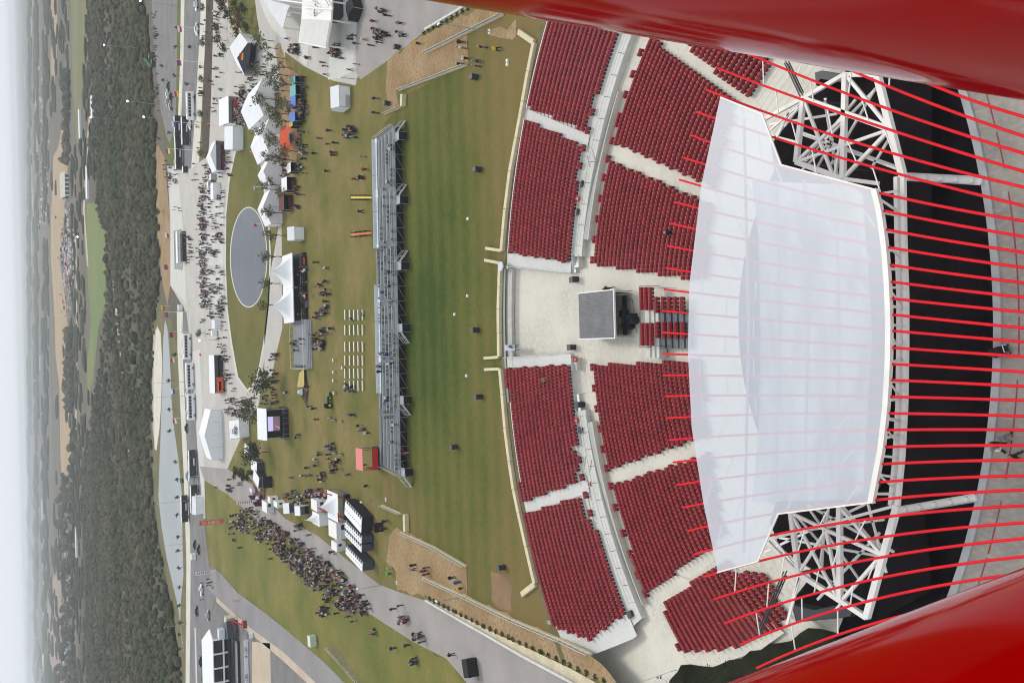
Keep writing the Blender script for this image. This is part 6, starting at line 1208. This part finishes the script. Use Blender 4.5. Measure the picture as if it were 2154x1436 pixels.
scatter([(470, 1085), (520, 1110), (600, 1200), (560, 1180), (500, 1150)], 14, 'on the lawn beside dense crowd', None, .3)
scatter([(418, 388), (474, 396), (475, 640), (428, 650), (418, 560)], 260, 'in the crowd on the plaza before the oval'); scatter([(424, 390), (434, 390), (438, 640), (428, 650)], 190, 'in the queue along the plaza', None, .3)
scatter([(420, 650), (478, 660), (486, 730), (440, 735)], 14, 'on the plaza left of the crowd'); scatter([(655, 540), (705, 540), (708, 700), (662, 765)], 105, 'on grass before the peaked marquee', None, .75)
scatter([(634, 160), (652, 160), (652, 300), (640, 440), (626, 440), (634, 300)], 95, 'queueing at the food stalls', None, .6); scatter([(560, 20), (628, 20), (620, 92), (690, 104), (752, 60), (760, 150), (700, 170), (610, 120), (575, 70)], 85, 'on the concrete plaza by the big flat roof', None, .6)
scatter([(768, 15), (890, 8), (885, 55), (815, 110), (765, 118)], 32, 'on the upper path beside the plaza', None, .6); scatter([(505, 130), (565, 130), (555, 170), (525, 235), (495, 240)], 95, 'between the emblem tent and marquees', None, .5); scatter([(498, 228), (530, 225), (532, 262), (498, 265)], 95, 'crowding at the red counter tent', None, .4); scatter([(470, 300), (492, 300), (490, 370), (474, 370)], 30, 'in front of open tent by planting bed')
scatter([(324, 20), (330, 20), (336, 200), (341, 300), (335, 300), (329, 180)], 46, 'lining the dirt bank above the entry road', None, .3); scatter([(345, 335), (374, 335), (388, 470), (362, 470)], 50, 'on pavement beside the dirt bank'); scatter([(428, 40), (438, 40), (424, 330), (415, 330)], 22, 'along the kerb by planting bed', None, .3)
scatter([(395, 495), (412, 495), (412, 560), (395, 560)], 26, 'at the shelter counters', None, .2); scatter([(478, 838), (545, 832), (525, 880), (480, 870)], 90, 'by the red decked tent', None, .5); scatter([(574, 735), (590, 735), (588, 850), (572, 850)], 34, 'lined up under the broad tree', None, .3); scatter([(552, 800), (575, 800), (572, 870), (550, 870)], 14, 'near the left tip of oval')
scatter([(622, 940), (722, 930), (722, 1010), (650, 1045), (610, 1045)], 40, 'on grass above the lower tents', None, .6); scatter([(600, 1030), (700, 1030), (690, 1052), (615, 1062)], 80, 'among the lower tents', None, .5); scatter([(650, 230), (782, 230), (782, 620), (705, 620)], 34, 'on the open grass beside bleachers', None, .6); scatter([(600, 780), (772, 840), (772, 1000), (620, 1000)], 26, 'on the grass near the screen', None, .5)
scatter([(727, 655), (768, 655), (768, 822), (727, 822)], 16, 'on the white benches', 'sit', .5); scatter([(815, 1245), (930, 1290), (1012, 1352), (960, 1392), (825, 1305)], 30, 'on the path below the trailers', None, .6); scatter([(750, 1292), (860, 1332), (885, 1400), (780, 1335)], 12, 'on the side lawn', None, .7); scatter([(440, 1000), (522, 1012), (500, 1045), (450, 1020)], 16, 'on the path above the lower tents'); scatter([(590, 1090), (640, 1100), (720, 1170), (700, 1180), (640, 1140)], 18, 'walking along the path by the tents', None, .6)
scatter([(612, 682), (648, 682), (648, 752), (612, 752)], 9, 'on the raised terrace', 'stand', .7, 1.1); scatter([(428, 1195), (455, 1195), (448, 1260), (425, 1260)], 10, 'by the tall white banner'); scatter([(636, 545), (650, 545), (650, 670), (636, 670)], 14, 'under the edge of peaked marquee', None, .3, .95)
for k in range(16):
    i = random.randrange(NT); q_ = BLW(X0+bw*random.uniform(.05, .95), td*(i+.35)); ppl.append((q_[0], q_[1], zt[i]+.05, BR+PI+random.uniform(-.3, .3), 'sit' if random.random() < .6 else 'stand', random.choice(('white', 'white', 'blue', 'grey', 'black')), 'dark', 'white' if random.random() < .4 else 'dark', 0, 'on the bleachers'))
scatter([(420, 540), (474, 540), (482, 700), (426, 690)], 90, 'on the plaza beside the lower half of oval', None, .5); scatter([(405, 342), (470, 346), (472, 395), (412, 390)], 50, 'at the upper end of the plaza crowd', None, .4); scatter([(452, 20), (478, 30), (470, 200), (455, 260), (446, 200)], 55, 'on paving beside the planting bed', None, .5); scatter([(478, 690), (490, 740), (500, 830), (470, 840), (470, 760)], 34, 'on paving at the lower side of the oval', None, .5); scatter([(520, 225), (540, 255), (530, 262), (512, 250)], 20, 'at the upper tip of the oval', None, .4); scatter([(596, 300), (612, 300), (606, 440), (596, 440)], 36, 'between marquees and food stalls', None, .4)
ppl.sort(key=lambda p: p[0]**2+p[1]**2+(p[2]-CZ)**2)
near, rest_p = ppl[:300], ppl[300:]
grp = {}
for p in near:
    q = PR((p[0], p[1], p[2])); w_ = {'walk': 'walking', 'sit': 'sitting', 'reach': 'with arms forward', 'akimbo': 'with hand on hip', 'stand': 'standing'}[p[4]]
    ar = p[9].replace('walking ', '').replace('sitting ', '').replace('standing ', '').replace('seated ', '')
    grp.setdefault((p[5], p[6], w_ if len(ar.split()) < 8 else '', ar), []).append((q[1], p))
for (tp_, bt_, w_, ar), L in grp.items():
    L.sort(key=lambda a: a[0])
    for j, (_, p) in enumerate(L):
        lab = f'person in {tp_} top and {bt_}' + ('' if 'jeans' in bt_ else ' trousers')
        lab += (f' {w_}' if w_ else '')+f' {ar}'
        if len(L) > 1: lab = ('topmost ' if j == 0 else 'lowest ' if j == len(L)-1 else f'{ordinal(j)} from top, ')+lab
        wds = lab.split(); lab = ' '.join(wds[:16])
        o = link('person', PM[p[4]]); o.location = p[:3]; o.rotation_euler = (0, 0, p[3]); s = random.uniform(.93, 1.06); o.scale = (s*1.12, s*1.12, s); tag(o, lab, 'person', 'people at the festival')
        for i, m_ in enumerate((cmat('top', p[5], TOPS[p[5]]), cmat('trousers', p[6], BOT[p[6]]), cmat('skin', p[8], SK[p[8]]), cmat('hair', p[7], HAIR[p[7]]), M_black)): o.material_slots[i].link = 'OBJECT'; o.material_slots[i].material = m_
if rest_p:
    slot = {}; V, F, MI = [], [], []; off = 0; data = {k: (np.array([v.co[:] for v in me.vertices]), [tuple(p.vertices) for p in me.polygons], [p.material_index for p in me.polygons]) for k, me in PM.items()}
    def sl_(m_): return slot.setdefault(m_.name, (len(slot), m_))[0]
    for p in rest_p:
        v, f, mi = data[p[4]]; ca, sa = math.cos(p[3]), math.sin(p[3]); s = random.uniform(.93, 1.06); vv = v*[s*1.15, s*1.15, s]
        V.append(np.stack([p[0]+vv[:, 0]*ca-vv[:, 1]*sa, p[1]+vv[:, 0]*sa+vv[:, 1]*ca, p[2]+vv[:, 2]], -1)); F += [tuple(i+off for i in q) for q in f]; off += len(v)
        ms = [sl_(m_) for m_ in (cmat('top', p[5], TOPS[p[5]]), cmat('trousers', p[6], BOT[p[6]]), cmat('skin', p[8], SK[p[8]]), cmat('hair', p[7], HAIR[p[7]]), M_black)]; MI += [ms[i] for i in mi]
    me = bpy.data.meshes.new('crowd'); me.from_pydata(np.concatenate(V).tolist(), [], F)
    for _, m_ in sorted(slot.values(), key=lambda a: a[0]): me.materials.append(m_)
    me.polygons.foreach_set('material_index', MI); me.update(); tag(link('crowd', me), kind='stuff')
# hand truck left on the tower plaza
g = G(2110, 738, 2.0); t = thing('hand_cart', 'black loaded hand cart on the tower plaza', 'cart', g, .3); MB().box((0, 0, .35), (.7, 1.3, .1)).build('platform', M_dark, t); MB().box((0, .1, .75), (.6, .95, .7), 0, 0, .9).build('load', M_black, t); MB().tube([(-.3, -.6, .4), (-.3, -.72, 1.1), (.3, -.72, 1.1), (.3, -.6, .4)], .035, 6).build('handle', M_paint, t)
for a in (-.32, .32):
    for b_ in (-.5, .5): MB().tube([(a-.04, b_, .15), (a+.04, b_, .15)], .15, 10).build('wheel', M_tyre, t)
